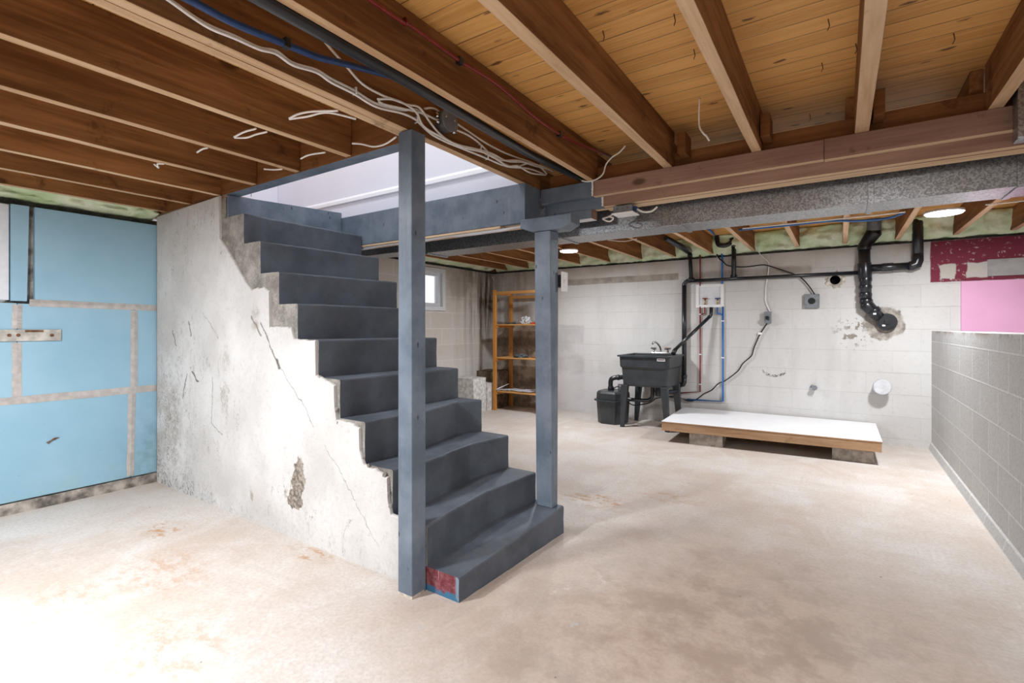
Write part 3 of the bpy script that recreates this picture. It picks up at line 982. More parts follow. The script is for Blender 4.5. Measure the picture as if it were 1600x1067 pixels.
run_w = G().tube([(-3.10, 1.66, 2.10), (-3.102, 1.665, 2.05), (-3.10, 1.66, 1.975)], .0016, 6).build('hanging_string', 'bcable')
tag(run_w, 'thin dark string hanging in front of the white wall by the landing', 'string')
# ------------------------------------------------------------------ posts
p1 = thing('support_post', (-1.545, 1.52, 0), 'blue grey painted timber post in front of the stairs, full height', 'post')
g = G()
g.hexa([(-1.588, 1.486, 0), (-1.503, 1.486, 0), (-1.503, 1.570, 0), (-1.588, 1.556, 0), (-1.588, 1.488, JZ - .005), (-1.508, 1.488, JZ - .005), (-1.506, 1.570, JZ - .005), (-1.588, 1.556, JZ - .005)])
g.build('shaft', 'post', p1, .004)
o = G().box(-1.5887, -1.502, 1.4853, 1.556, 0, .010).build('worn_foot', 'mortar', p1); o['label'] = 'foot chipped to bare white'
zt = .1475
p2 = thing('support_post', (-1.38, 2.40, zt), 'blue grey timber post standing on the lowest step', 'post')
g = G()
A = PZ(zt, 841, 783); Bq = PZ(zt, 868, 789)
C1 = PY(A.y - .02, 835, 366); D1 = PY(A.y - .02, 861, 364)
y0 = 2.375
g.hexa([(-1.425, y0, zt), (-1.322, y0, zt), (-1.322, y0 + .062, zt), (-1.425, y0 + .062, zt), (-1.432, y0 - .01, 1.685), (-1.330, y0 - .01, 1.685), (-1.318, y0 + .065, 1.685), (-1.432, y0 + .065, 1.685)])
g.build('shaft', 'post', p2, .004)
bol = tag(G().prism([(-1.525, 1.764), (-1.525, 1.715), (-1.445, 1.686), (-1.255, 1.686), (-1.20, 1.712), (-1.20, 1.764)], 1, 2.362, 2.47).build('bolster_block', 'post', bevel=.004),
          'blue grey block with clipped ends on top of the post on the step', 'block')

# ------------------------------------------------------------------ main beam
bt = thing('main_beam', (0, 2.7, 1.82), 'long reddish brown built up beam carrying the joists, grey painted at its left end', 'beam')
XE = 3.1
xj = PY(2.615, 1288, 230).x
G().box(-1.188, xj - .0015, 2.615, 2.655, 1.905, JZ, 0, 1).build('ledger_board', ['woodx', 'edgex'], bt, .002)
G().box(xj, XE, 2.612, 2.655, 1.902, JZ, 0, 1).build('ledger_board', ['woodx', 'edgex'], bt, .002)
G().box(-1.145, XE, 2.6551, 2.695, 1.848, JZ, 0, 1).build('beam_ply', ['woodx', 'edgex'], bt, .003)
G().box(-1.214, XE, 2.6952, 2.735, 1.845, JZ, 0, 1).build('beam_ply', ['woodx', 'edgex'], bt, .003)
o = G().box(-1.5355, -1.189, 2.609, 2.655, 1.905, JZ).build('painted_ledger_end', 'post', bt, .003); o['label'] = 'blue grey painted end'
o = G().box(-1.53, -1.146, 2.6551, 2.695, 1.845, JZ).box(-1.53, -1.2145, 2.6551, 2.735, 1.79, 1.8445, 0, 1, None, 2).build('painted_ply_end', ['post', 'vinyl', 'woodx'], bt, .002); o['label'] = 'blue grey painted end'
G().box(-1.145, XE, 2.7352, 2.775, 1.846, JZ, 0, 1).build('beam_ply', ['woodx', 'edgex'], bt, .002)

for x, z0, z1, y in ((-1.188, 1.906, 1.993, 2.6085), (-1.1455, 1.851, 1.904, 2.6545)):
    g = G()
    for k in range(10):
        za = z0 + (z1 - z0) * k / 10
        g.box(x - .004 - .003 * random.random(), x + .004 + .003 * random.random(), y - .0008, y, za, za + (z1 - z0) / 10)
    g.build('paint_edge', 'white', bt)
# blocking board between the joists over the beam
tag(G().box(-1.50, XE, 2.665, 2.70, JZ + .001, 2.083).build('blocking_board', 'blockwood', bevel=.002), 'orange brown board standing on the beam behind the joist ends', 'board')
for i, x in enumerate((-.69, -.31, .115)):
    tag(G().box(x, x + .04, 2.54, 2.662, 2.035, 2.14).build('lap_block', 'blockwood', bevel=.003), ['short wood block beside the second joist right of the black pipe', 'short wood block beside the joist at the middle right', 'short wood block beside the steep joist near the right'][i], 'block', 'short blocks on the joist ends')

# ------------------------------------------------------------------ joists
def joist(x0, x1, y0, y1, label, group, z0=JZ, mats=('wood', 'edge')):
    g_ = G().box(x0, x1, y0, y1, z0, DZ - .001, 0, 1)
    bmesh.ops.subdivide_edges(g_.bm, edges=[e for e in g_.bm.edges if abs(e.verts[0].co.y - e.verts[1].co.y) > .1], cuts=24)
    for v in g_.bm.verts:
        if v.co.z < z0 + .01:
            v.co.x += .0025 * noise.noise(Vector((v.co.y * 3, x0 * 5, 0)))
            v.co.z += .002 * noise.noise(Vector((v.co.y * 4, x0 * 5, 3))) + .001
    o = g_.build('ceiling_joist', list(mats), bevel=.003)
    return tag(o, label, 'joist', group)


GR1 = 'joists over the front right of the room'
joist(-1.215, -1.178, -2.5, 2.662, 'thick joist with the red pipe on its right side and black pipe at its left', GR1)
joist(-.782, -.736, -2.5, 2.662, 'rough edged joist second to the right of the black pipe', GR1)
joist(-.357, -.314, -2.5, 2.662, 'joist ending on the beam above the laundry wall, third right of the black pipe', GR1)
joist(.052, .104, -2.5, 2.662, 'nearly upright looking joist in the upper right', GR1)
joist(.478, .524, -2.5, 2.662, 'joist at the right edge beside the metal box', GR1)
joist(.90, .945, -2.5, 2.662, 'joist beyond the right edge over the low wall', GR1)
GR2 = 'joists over the front left of the room'
tj = joist(-1.582, -1.538, -2.5, 2.606, 'trimmer joist along the stair opening carrying the white cables', GR2)
joist(-1.627, -1.584, -2.5, 1.573, 'doubled joist ply ending at the tall grey post', GR2)
for k, (a, b, l) in enumerate(((-2.050, -2.008, 'first joist left of the tall grey post'), (-2.480, -2.438, 'second joist left of the tall grey post'), (-2.920, -2.872, 'third joist left of the tall grey post'),
                              (-3.345, -3.304, 'fourth joist left of the tall grey post'), (-3.745, -3.704, 'fifth joist left of the tall grey post'), (-4.15, -4.105, 'joist next to the blue foam wall'))):
    joist(a, b, -2.5, 1.573 if k < 3 else 1.60, l + ', over the front room', GR2)
GR3 = 'joists over the back of the room'
nx = [-4.13, -3.74, -3.33, -2.92, -2.50, -2.07, -1.66, -1.235, -.80, -.375, .04, .46, .88, 1.26, 1.68, 2.1]
nl = ['nearest the small window wall', 'second from the small window wall', 'over the orange shelf', 'just right of the orange shelf', 'beside the small disc lamp', 'over the sump box', 'over the laundry sink',
      'above the red pipe', 'right of the drain trap', 'over the grey outlet box', 'short looking one over the pipe hole', 'between the two big drain risers', 'right of the large disc lamp', 'above the maroon paint', 'beyond the right edge', 'far beyond the right edge']
for x, l in zip(nx, nl):
    joist(x - .021, x + .021, 2.70 if x > -1.6 else 2.70, YN + .029, 'back room joist ' + l, GR3)

# ------------------------------------------------------------------ duct
dt = thing('metal_duct', (-1, 2.97, 1.735), 'long galvanised sheet metal duct running behind the beam', 'duct')
G().box(-1.52, 1.9, 2.85, 3.085, 1.733, 1.972).build('duct_section', 'galv', dt, .002)
G().box(-2.72, -1.5205, 2.85, 3.085, 1.736, 1.972).build('duct_section', 'galv', dt, .002)
G().box(-4.0, -2.7205, 2.87, 3.06, 1.775, 1.972).build('duct_section', 'galv', dt, .002)
for x in (-1.52, -.76, .12, .62, 1.05, -2.72):
    G().box(x - .012, x + .012, 2.843, 3.092, 1.727, 1.978).build('seam_band', 'galv', dt, .001)
db = thing('metal_box', (.74, 2.55, 1.86), 'galvanised metal box hanging at the right edge beside the beam', 'duct')
G().box(.545, .95, 2.50, 2.61, 1.845, 2.09).build('box_body', 'galv', db, .002)
G().box(.535, .95, 2.495, 2.505, 1.838, 2.10).build('box_flange', 'galv', db, .001)


# ------------------------------------------------------------------ ceiling lamps
def lamp(x, y, r, label, z=1.99):
    t_ = thing('disc_lamp', (x, y, z - .03), label, 'ceiling lamp', 'slim disc lamps')
    G().cyl((x, y, z - .002), (x, y, z - .018), r * .98, 40, 0, r).build('housing', 'white', t_)
    G().cyl((x, y, z - .0181), (x, y, z - .026), r * .95, 40, 0, r * .9).build('diffuser', 'emit', t_)


lamp(.622, 4.67, .115, 'large glowing disc lamp under the joists at the upper right')
lamp(-2.44, 4.75, .10, 'small glowing disc lamp just right of the post on the step')
lamp(-2.45, -.1, .11, 'disc lamp over the front left of the room, outside the left edge')
lamp(.25, 1.0, .11, 'added disc lamp over the front right of the room, outside the right edge')  # this and the next two are added fixtures for the fill lights
lamp(-1.2, -1.2, .11, 'added unseen disc lamp behind the viewer on the left')
lamp(1.6, -1.2, .11, 'added unseen disc lamp behind the viewer on the right')


# ================================================================== PIPES AND CABLES OVERHEAD
def run(name, pts, r, mat, label, cat, smooth=6, seg=8, group=None):
    return tag(G().tube(pts, r, seg, 0, True, smooth).build(name, mat), label, cat, group)


bp = run('black_pipe', [(-1.225, -1.5, 1.985), (-1.235, 1.2, 1.992), (-1.262, 2.02, 1.996), (-1.262, 2.60, 2.02)], .019, 'abs', 'black plastic pipe running beside the thick joist', 'pipe', 0, 20)
rp = thing('red_pipe', (-1.165, 1.6, 2.08), 'red water pipe clipped along the side of the thick joist', 'pipe')
rpts = [PX(-1.163, a, b) for a, b in ((578, 0), (638, 37.5), (719, 95.5), (776, 131.5), (838, 185), (875, 210), (905, 225), (932, 235.5), (957, 246))]
rpts = [rpts[0] + Vector((0, -1.5, .0))] + rpts
G().tube(rpts, .0065, 10, 0, True, 6).build('pex_tube', 'red', rp)
for i in (3, 6):
    q = rpts[i]
    G().box(q.x - .012, q.x + .010, q.y - .012, q.y + .012, q.z - .012, q.z + .014).build('pipe_clip', 'abs', rp, .003)
bpt = [PX(-1.47, a, b) for a, b in ((297, 0), (366, 36), (447, 69), (494, 88), (541, 100), (616, 120))]
bpx = thing('blue_pipe', bpt[2], 'dark blue water pipe passing above the white cables', 'pipe')
G().tube([bpt[0] + (bpt[0] - bpt[1]).normalized() * .3] + bpt + [bpt[-1] + Vector((.08, .12, .0))], .0115, 12, 0, True, 6).build('pex_tube', 'darkblue', bpx)
q = bpt[2]
G().box(q.x - .012, q.x + .014, q.y - .010, q.y + .010, q.z - .014, q.z + .018).build('pipe_clip', 'abs', bpx, .003)

def crop5(P):   # overhead cable sketch coordinates near the round box
    return [(640 + a / 5.927, 130 + b / 5.927) for a, b in P]


GC = 'white cables stapled along the trimmer joist'
cables = [
    ([(257, -6), (297, 22), (329, 41), (366, 56), (404, 74), (432, 80), (457, 98), (494, 109), (519, 124), (553, 141), (588, 162), (628, 172), (650, 171), (668, 184)], 'white cable sagging in waves along the trimmer joist from the top left'),
    ([(260, -2), (299, 26), (330, 45), (367, 60), (405, 77), (431, 84), (458, 102), (494, 113), (518, 129), (552, 146), (588, 167), (628, 177), (648, 186)] + crop5([(100, 380), (200, 470), (330, 540), (500, 610), (700, 690), (900, 770), (1100, 790), (1250, 845)]), 'lowest white cable running on past the round box to the beam'),
    ([(496, 50), (513, 72), (538, 100), (566, 131), (600, 150), (628, 160), (650, 175)] + crop5([(130, 400), (300, 500), (450, 570), (620, 610), (760, 650), (900, 720), (1050, 730), (1200, 760), (1330, 820)]), 'white cable dropping steeply from the black pipe to join the bundle'),
    (crop5([(400, 350), (550, 450), (700, 550), (850, 630), (1000, 690), (1150, 740), (1250, 790)]), 'topmost white cable leaving the right side of the round box'),
    (crop5([(400, 420), (540, 480), (650, 560), (750, 660), (860, 740), (980, 775), (1100, 742), (1200, 770), (1270, 840)]), 'white cable leaving the round box low and looping over the bundle'),
    ([(590, 155), (612, 155), (635, 163), (655, 168)] + crop5([(180, 350), (260, 450), (360, 530), (520, 600), (680, 640), (800, 700), (880, 715), (1010, 715), (1140, 760), (1300, 800)]), 'white cable arching in the middle of the bundle'),
    (crop5([(140, 235), (190, 228), (240, 240), (285, 275)]), 'short white cable end entering the round box from above'),
    ([(591, 158), (600, 163), (622, 168), (640, 172)] + crop5([(120, 280), (210, 320), (250, 340)]), 'short white cable entering the left side of the round box'),
    (crop5([(480, 590), (640, 625), (780, 675), (900, 765), (1000, 765), (1120, 830), (1260, 850)]), 'white cable sagging lowest near the grey stringer beam')]
for i, (P, l) in enumerate(cables):
    ps = []
    for j, (a, b) in enumerate(P):
        q = PX(-1.528 + .006 * (i % 3), a, b)
        ps.append(q)
    if P[0][1] < 0: ps = [ps[0] + (ps[0] - ps[1]).normalized() * .22 + Vector((0, 0, -.01))] + ps
    run('white_cable', ps, .0048, 'wcable', l, 'cable', 5, 8, GC)
q = PX(-1.52, 695, 190)
jb = thing('junction_box', q, 'round grey metal junction box on the trimmer joist', 'junction box')
G().cyl((-1.5375, q.y, q.z), (-1.490, q.y, q.z), .050, 32).build('box_body', 'gfit', jb, .002)
G().cyl((-1.4899, q.y, q.z), (-1.486, q.y, q.z), .053, 32).build('cover', 'greybox', jb, .001)
for s_ in (-1, 1):
    G().cyl((-1.486, q.y + .03 * s_, q.z + .006), (-1.483, q.y + .03 * s_, q.z + .006), .005, 10).build('screw', 'chrome', jb)
for k, (dy, dz) in enumerate(((-.062, .005), (-.060, -.02), (.062, -.01), (.056, -.032))):
    G().cyl((-1.512, q.y + dy * .75, q.z + dz), (-1.512, q.y + dy * 1.15, q.z + dz), .011, 12).build('connector', 'chrome', jb)
for k, (a, b) in enumerate([(555, 143), (651, 188), (761, 246), (750, 230)]):
    c = PX(-1.524, a, b)
    tag(G().tube([c + Vector((-.012, 0, .014)), c + Vector((.006, 0, .013)), c + Vector((.008, 0, -.009)), c + Vector((-.012, 0, -.010))], .0028, 8).build('cable_staple', 'white'),
        ['white cable staple far left of the round box', 'white cable staple just left of the round box', 'white cable staple lowest along the bundle', 'white cable staple between the round box and the beam'][k], 'staple', 'cable staples')

# cut cable ends hanging under the left joists
GS = 'cut cable ends between the left joists'
stubs = [([(452, 185), (467, 178), (490, 174), (528, 173)], 'upper strand of the widest cut cable loop under the left joists', -2.0),
         ([(452, 186), (480, 182), (505, 176), (526, 178), (556, 186)], 'lower strand of the widest cut cable loop under the left joists', -2.0),
         ([(366, 214), (382, 206), (400, 201)], 'thin strand of the cut cable pair left of the wide loop', -2.42),
         ([(366, 215), (385, 215), (400, 210), (417, 206)], 'thick strand of the cut cable pair left of the wide loop', -2.42),
         ([(550, 224), (565, 225), (584, 229), (602, 225), (619, 214)], 'curved cut cable hanging above the grey header', -1.64),
         ([(470, 248), (483, 242), (508, 238)], 'short cut cable left of the curved one above the header', -2.0),
         ([(412, 264), (428, 265), (441, 264)], 'short flat cut cable close to the header', -2.42),
         ([(308, 238), (316, 233), (324, 231)], 'tiny cut cable stub on the third joist', -2.86),
         ([(241, 257), (247, 261), (246, 256), (257, 256)], 'tiny curled cable scrap on the fourth joist', -3.29)]
for P, l, xx in stubs:
    run('cable_end', [PZ(JZ - .004, a, b) for a, b in P], .0042, 'wcable', l, 'cable', 5, 7, GS)
# loop of cable at the beam's painted end, small wires
run('white_cable', [PY(2.605, a, b) for a, b in ((895, 270), (903, 279), (915, 283.5), (930, 281), (942, 272), (947, 257), (956, 246), (968, 238), (977, 228))], .0042, 'wcable', 'white cable looping down over the painted end of the beam', 'cable')
run('wire_scrap', [PY(2.3, a, b) for a, b in ((1098, 207), (1104, 213), (1108, 220))][::-1] + [PY(2.3, 1098, 207) + Vector((-.02, .02, .05)), Vector((PY(2.3, 1098, 207).x - .02, 2.33, DZ - .001))], .004, 'wcable', 'short white wire hanging between two right joists', 'cable')

# metal outlet box under the beam
q = PY(2.66, 975, 334)
ob = thing('outlet_box', (-1.08, 2.66, 1.80), 'small steel box with white cover hanging under the beam', 'outlet')
x0 = PY(2.66, 960, 330).x; x1 = PY(2.66, 989, 330).x
G().box(x0, x1, 2.64, 2.72, 1.795, 1.836).build('steel_box', 'greybox', ob, .003)
G().box(x0 - .004, x1 + .012, 2.622, 2.732, 1.788, 1.7945).build('cover', 'white', ob, .002)
for k in range(3):
    G().cyl((x0 + .025 + k * .03, 2.640, 1.82), (x0 + .025 + k * .03, 2.6385, 1.82), .006, 10).build('knockout', 'chrome', ob)
G().box(x1 - .002, x1 + .018, 2.66, 2.70, 1.802, 1.828).build('blue_clamp', 'darkblue', ob, .003)
run('white_cable', [Vector((x1 + .015, 2.68, 1.815)), PY(2.68, 1005, 331), PY(2.68, 1018, 330), PY(2.68, 1027, 323)], .005, 'wcable', 'white cable leaving the right side of the small steel box', 'cable')
run('white_cable', [Vector((x0 + .004, 2.68, 1.81)), PY(2.68, 950, 339), PY(2.66, 942, 342), PY(2.65, 952, 346), PY(2.65, 958, 341), PY(2.66, 951, 338)], .0045, 'wcable', 'white cable curled in a loop left of the small steel box', 'cable')

# cables along the underside of the back joists beside the duct
for k, (P, m_, r, l) in enumerate([
    ([(1155, 359), (1200, 355), (1250, 350), (1300, 345), (1340, 345), (1385, 341), (1412, 333)], 'bpex', .009, 'blue water pipe under the back joists beside the duct'),
    ([(1160, 357), (1220, 351), (1290, 344), (1350, 338), (1415, 331)], 'wcable', .006, 'cream cable under the back joists beside the duct'),
    ([(950, 375), (975, 377), (995, 373)], 'wcable', .004, 'thin white cable drooping below the duct over the sink')]):
    run('overhead_line', [PZ(JZ - .012, a, b) for a, b in P], r, m_, l, 'pipe' if k == 0 else 'cable')
run('overhead_line', [PZ(JZ - .01, a, b) for a, b in ((1540, 320), (1570, 317), (1620, 311))], .005, 'wcable', 'cream cable under the back joists at the right edge', 'cable')

for k, (a, b) in enumerate([(1053, 22), (942, 48), (1084, 77), (1294, 30), (1284, 98), (1490, 52), (1344, 10), (1337, 68), (1265, 178)]):
    q = PZ(DZ, a, b)
    tag(G().tube([q, q + Vector((.004, .003, -.022)), q + Vector((-.002, .008, -.034))], .0018, 6).build('bent_nail', 'rust'), 'bent nail poking down through the planks between the right joists', 'nail', 'nails poking through the deck')

# ================================================================== NORTH WALL PLUMBING
def nw(a, b, off): return NW(a, b, off)


def fit(parent, p, q, r, mat='abs', name='coupling'):
    return G().tube([p, q], r, 20).build(name, mat, parent, .002)


R = .053
dp = thing('drain_stack', nw(1355, 460, .06), 'thick black drain pipe with tee and round cleanout plug on the laundry wall', 'pipe')
o_ = .07
P0 = nw(1365, 341, .16); P1 = nw(1366, 361, .15)
up = Vector((0, 0, .12))
G().tube([P0 + up, P1], .058, 24).build('rubber_coupling', 'gfit', dp)
G().tube([P0 + Vector((0, 0, -.01)), P0 + Vector((0, 0, -.025))], .061, 24).build('hose_clamp', 'chrome', dp)
P2_ = P1 + Vector((0, 0, -.01))
RT_ = nw(1350.5, 384, o_)
G().tube([P1 + Vector((0, 0, .02)), P2_, RT_, RT_ + Vector((0, 0, -.03))], .052, 24).build('offset_elbow', 'abs', dp)
G().tube([P2_ + (RT_ - P2_) * -.12, P2_ + (RT_ - P2_) * .30], .058, 24).build('collar', 'abs', dp, .002)
G().tube([RT_ + Vector((0, 0, .0)), RT_ + Vector((0, 0, -.04))], .057, 24).build('collar', 'abs', dp, .002)
top_ = nw(1350, 385, o_); tee0 = nw(1350.5, 411, o_); tee1 = nw(1351.5, 434, o_); bot = nw(1353, 474, o_)
G().tube([top_, bot], .050, 24).build('riser', 'abs', dp)
G().tube([tee0, tee1], .058, 24).build('tee', 'abs', dp, .003)
for a, b in ((434, 440), (446, 451), (458, 463)):
    G().tube([nw(1352, a, o_), nw(1352, b, o_)], .056, 24).build('coupling', 'abs', dp, .002)
pl_ = nw(1385.5, 503, .03)
G().tube([nw(1353, 471, o_), nw(1353, 476, o_), nw(1374, 496, .055)], .050, 24).build('lower_elbow', 'abs', dp)
G().tube([nw(1353, 468, o_), nw(1353, 474, o_)], .057, 24).build('collar', 'abs', dp, .002)
G().tube([nw(1363, 484, o_), nw(1368, 489, .065)], .061, 24).build('collar', 'abs', dp, .002)
G().cyl((pl_.x, YN - .004, pl_.z), (pl_.x, YN - .05, pl_.z), .083, 36).build('cleanout_ring', 'abs', dp, .003)
G().cyl((pl_.x, YN - .05, pl_.z), (pl_.x, YN - .056, pl_.z), .066, 36).build('plug', 'abs', dp, .002)
G().box(pl_.x - .02, pl_.x + .02, YN - .072, YN - .056, pl_.z - .02, pl_.z + .02).build('plug_nut', 'abs', dp, .002)
for a, b in ((1381, 508.5), (1366, 490.5)):
    q = nw(a, b, .06)
    G().box(q.x - .012, q.x + .012, (YN - .0575) if a > 1370 else YN - .135, (YN - .056) if a > 1370 else YN - .115, q.z - .008, q.z + .008).build('label_sticker', 'white', dp)
h0 = nw(1358, 419, o_); h1 = nw(1426, 414.5, o_)
h1 = Vector((h1.x, h1.y, h0.z)); 
v0 = nw(1434, 400, o_); v1 = nw(1433, 336, o_)
G().tube([h0, h1], .036, 20).build('branch', 'abs', dp)
G().tube([Vector((h0.x + .10, h0.y, h0.z)), Vector((h0.x + .19, h0.y, h0.z))], .041, 20).build('coupling', 'abs', dp, .002)
G().tube([h1 + Vector((-.03, 0, 0)), Vector((v0.x - .045, h1.y, h1.z)), Vector((v0.x - .012, h1.y, h1.z + .014)), Vector((v0.x, h1.y, h1.z + .05)), Vector((v0.x, h1.y, v0.z + .02))], .044, 20).build('branch_elbow', 'abs', dp)
G().tube([Vector((v0.x, h1.y, v0.z)), Vector((v0.x, h1.y, DZ - .03))], .043, 20).build('branch_riser', 'abs', dp)

# thin vent line with two risers
vl = thing('vent_pipe', nw(1200, 433, .04), 'thin black vent pipe running along the wall and down to the sink', 'pipe')
yv = .045
A = nw(1340, 426, yv); B_ = nw(1076, 439, yv)
G().tube([A, B_], .019, 16).build('run', 'abs', vl)
D = nw(1069, 446, yv); E_ = nw(1070, 590, yv)
G().tube([B_ + Vector((.02, 0, 0)), B_ + Vector((-.015, 0, 0)), D + Vector((.0, 0, .012)), D + Vector((0, 0, -.02))], .024, 16, 0, True, 5).build('elbow', 'abs', vl)
G().tube([D, Vector((D.x, D.y, E_.z))], .026, 18).build('drop', 'abs', vl)
G().tube([Vector((D.x, D.y, E_.z + .03)), Vector((D.x, D.y, E_.z))], .032, 18).build('coupling', 'abs', vl, .002)
K = nw(1055, 601, yv)
G().tube([Vector((D.x, D.y, E_.z + .01)), Vector((D.x, D.y, K.z + .035)), Vector((D.x - .012, D.y, K.z + .010)), Vector((D.x - .04, D.y, K.z)), Vector((K.x - .20, D.y - .01, K.z - .003))], .028, 18).build('lower_elbow', 'abs', vl)
u0 = nw(1080, 437, yv); u1 = nw(1078, 396, yv)
G().tube([u0, u1, u1 + Vector((-.01, -.02, .03)), PZ(JZ + .03, 1040, 372)], .022, 16).build('riser', 'abs', vl)
G().tube([u1 + Vector((0, 0, -.04)), u1 + Vector((0, 0, .0))], .027, 16).build('coupling', 'abs', vl, .002)
G().tube([u0 + Vector((-.03, 0, 0)), u0 + Vector((.035, 0, 0))], .025, 16).build('tee', 'abs', vl, .002)
w0 = nw(1146.6, 433, yv)
w1 = nw(1146.6, 379, yv)
G().tube([w0, w1], .025, 16).build('riser', 'abs', vl)
G().tube([w0 + Vector((-.035, 0, 0)), w0 + Vector((.035, 0, 0))], .025, 16).build('tee', 'abs', vl, .002)
tr = nw(1132, 381, .1)
G().tube([w1 + Vector((0, 0, -.05)), w1 + Vector((0, 0, .02)), w1 + Vector((-.02, -.02, .06))], .033, 16).build('elbow', 'abs', vl)
G().tube([w1 + Vector((-.01, -.01, .02)), w1 + Vector((-.05, -.04, -.02)), w1 + Vector((-.11, -.05, -.03)), w1 + Vector((-.16, -.05, .0)), w1 + Vector((-.17, -.05, .12))], .026, 16, 0, True, 5).build('trap', 'abs', vl)

# washer box
wb = thing('washer_box', nw(1109, 463, 0), 'white recessed washing machine supply box with two valves', 'outlet box')
a = nw(1087.5, 445, .01); b = nw(1131, 480, .01)
x0, x1, z1, z0 = a.x, b.x, a.z, b.z
g = G()
fx = .034
g.box(x0, x0 + fx, YN - .022, YN, z0, z1); g.box(x1 - fx, x1, YN - .022, YN, z0, z1)
g.box(x0 + fx, x1 - fx, YN - .022, YN, z0, z0 + fx); g.box(x0 + fx, x1 - fx, YN - .022, YN, z1 - fx, z1)
g.build('frame', 'white', wb, .003)
G().box(x0 + fx, x1 - fx, YN - .006, YN - .001, z0 + fx, z1 - fx).build('back_panel', 'vinyl', wb)
for k, (a_, mat) in enumerate(((1101.6, 'red'), (1121, 'darkblue'))):
    q = nw(a_, 467, .03)
    vb = G().cyl((q.x, YN - .024, z0 + fx), (q.x, YN - .024, q.z), .008, 12).build('valve', 'brass', wb)
    G().box(q.x - .03, q.x + .03, YN - .033, YN - .015, q.z, q.z + .012).build('valve_handle', mat, vb, .003)

# washer drain to the sink
wd = thing('washer_drain', nw(1085, 515, .05), 'black pipe slanting from the white valve box to the sink', 'pipe')
A = nw(1111.5, 480, .045); Bp = nw(1111, 492, .045)
S_end = PY(5.70, 1052, 549)
G().tube([A, Bp, Bp + Vector((-.012, -.005, -.02)), Bp + (S_end - Bp) * .06], .020, 14).build('elbow', 'abs', wd)
G().tube([Bp + (S_end - Bp) * .03 + Vector((-.005, 0, -.01)), S_end], .019, 14).build('slanted_run', 'abs', wd)
G().tube([S_end + (Bp - S_end) * .06, S_end + (Bp - S_end) * -.02 + Vector((0, 0, -.03))], .025, 14).build('end_fitting', 'abs', wd)

# red and blue pex
rt = thing('supply_pipe', nw(1095, 500, .03), 'red water supply pipe on the laundry wall', 'pipe')
yo = .018
q0 = nw(1094, 380, yo); q1 = nw(1096, 612, yo)
G().tube([Vector((q0.x, q0.y, DZ - .06)), Vector((q0.x, q0.y, nw(1095, 447, yo).z))], .008, 10).build('upper_drop', 'red', rt)
G().tube([Vector((q0.x, q0.y, nw(1095, 479, yo).z)), Vector((q0.x, q0.y, q1.z)), PY(YN - yo, 1063, 614)], .008, 10).build('lower_run', 'red', rt)
q2 = nw(1101, 480, yo)
G().tube([Vector((q2.x, q2.y, q2.z)), Vector((q2.x, q2.y, q2.z - .07)), Vector((q0.x, q0.y, q2.z - .09))], .007, 10).build('branch', 'red', rt)
q3 = nw(1064, 614, yo)
G().tube([q3, q3 + Vector((-.35, -.02, .0))], .008, 10).build('tail', 'gfit', rt)
for zz in (1.30, .83, q3.z + .12):
    G().box(q0.x - .012, q0.x + .012, YN - .03, YN, zz - .006, zz + .006).build('pipe_clip', 'white', rt, .002)
bt_ = thing('supply_pipe', nw(1130, 500, .03), 'blue water supply pipe on the laundry wall', 'pipe')
q0 = nw(1128.5, 390, yo); q1 = nw(1130, 627, yo)
G().tube([PZ(JZ + .05, 1107, 358), PY(YN - .12, 1116, 366), Vector((q0.x, q0.y, 1.97)), Vector((q0.x, q0.y, nw(1128, 444, yo).z))], .010, 10).build('upper_drop', 'bpex', bt_)
G().tube([Vector((q0.x + .006, q0.y, nw(1129, 479, yo).z)), Vector((q0.x + .006, q0.y, q1.z)), PY(YN - yo, 1074, 624)], .010, 10).build('lower_run', 'bpex', bt_)
q2 = nw(1121, 480, yo)
G().tube([q2, Vector((q2.x, q2.y, q2.z - .07)), Vector((q0.x, q0.y, q2.z - .085))], .008, 10).build('branch', 'bpex', bt_)
q3 = nw(1074, 624, yo)
G().tube([q3, q3 + Vector((-.30, -.02, .02))], .008, 10).build('tail', 'gfit', bt_)
for zz in (1.22, .80):
    G().box(q0.x - .012, q0.x + .018, YN - .032, YN, zz - .006, zz + .006).build('pipe_clip', 'white', bt_, .002)

# cables and boxes on the wall
run('wall_cable', [nw(a, b, .012) for a, b in ((1162, 364), (1168, 366), (1177.5, 377), (1187, 396), (1195, 404), (1201, 411), (1200, 428), (1197, 445), (1196, 467), (1199, 478), (1203, 487))], .0055, 'white', 'white cable hanging from the joists down to the grey outlet', 'cable')
run('wall_cable', [nw(a, b, .03) for a, b in ((1080, 374), (1100, 371), (1130, 369), (1150, 366))], .005, 'white', 'short white cable crossing in front of the drain trap', 'cable')
run('wall_cable', [nw(a, b, .030) for a, b in ((1119, 385), (1121, 400), (1130, 409), (1138, 415), (1162, 417), (1189, 414), (1200, 415), (1219, 421), (1245, 430), (1255, 437), (1264, 447), (1273, 460))], .0065, 'bcable', 'black cable arching across the wall to the square grey box', 'cable')
run('wire_scrap', [nw(a, b, .02) for a, b in ((1117, 378), (1119, 395), (1123, 408))], .005, 'white', 'white wire tail beside the blue supply pipe', 'cable')
run('wire_scrap', [PY(YN - .02, a, b) for a, b in ((769, 428), (769, 432), (772, 438))], .006, 'white', 'short white wire hanging in the sooty corner above the shelf', 'cable')
og = thing('wall_outlet', nw(1200, 496, 0), 'small grey outlet box with a black plug', 'outlet')
a = nw(1195, 487, 0); b = nw(1205.6, 505, 0)
G().box(a.x, b.x, YN - .055, YN - .001, b.z, a.z).build('box_body', 'greybox', og, .005)
G().box(a.x + .018, b.x - .018, YN - .095, YN - .055, b.z + .04, a.z - .05).build('plug', 'bcable', og, .006)
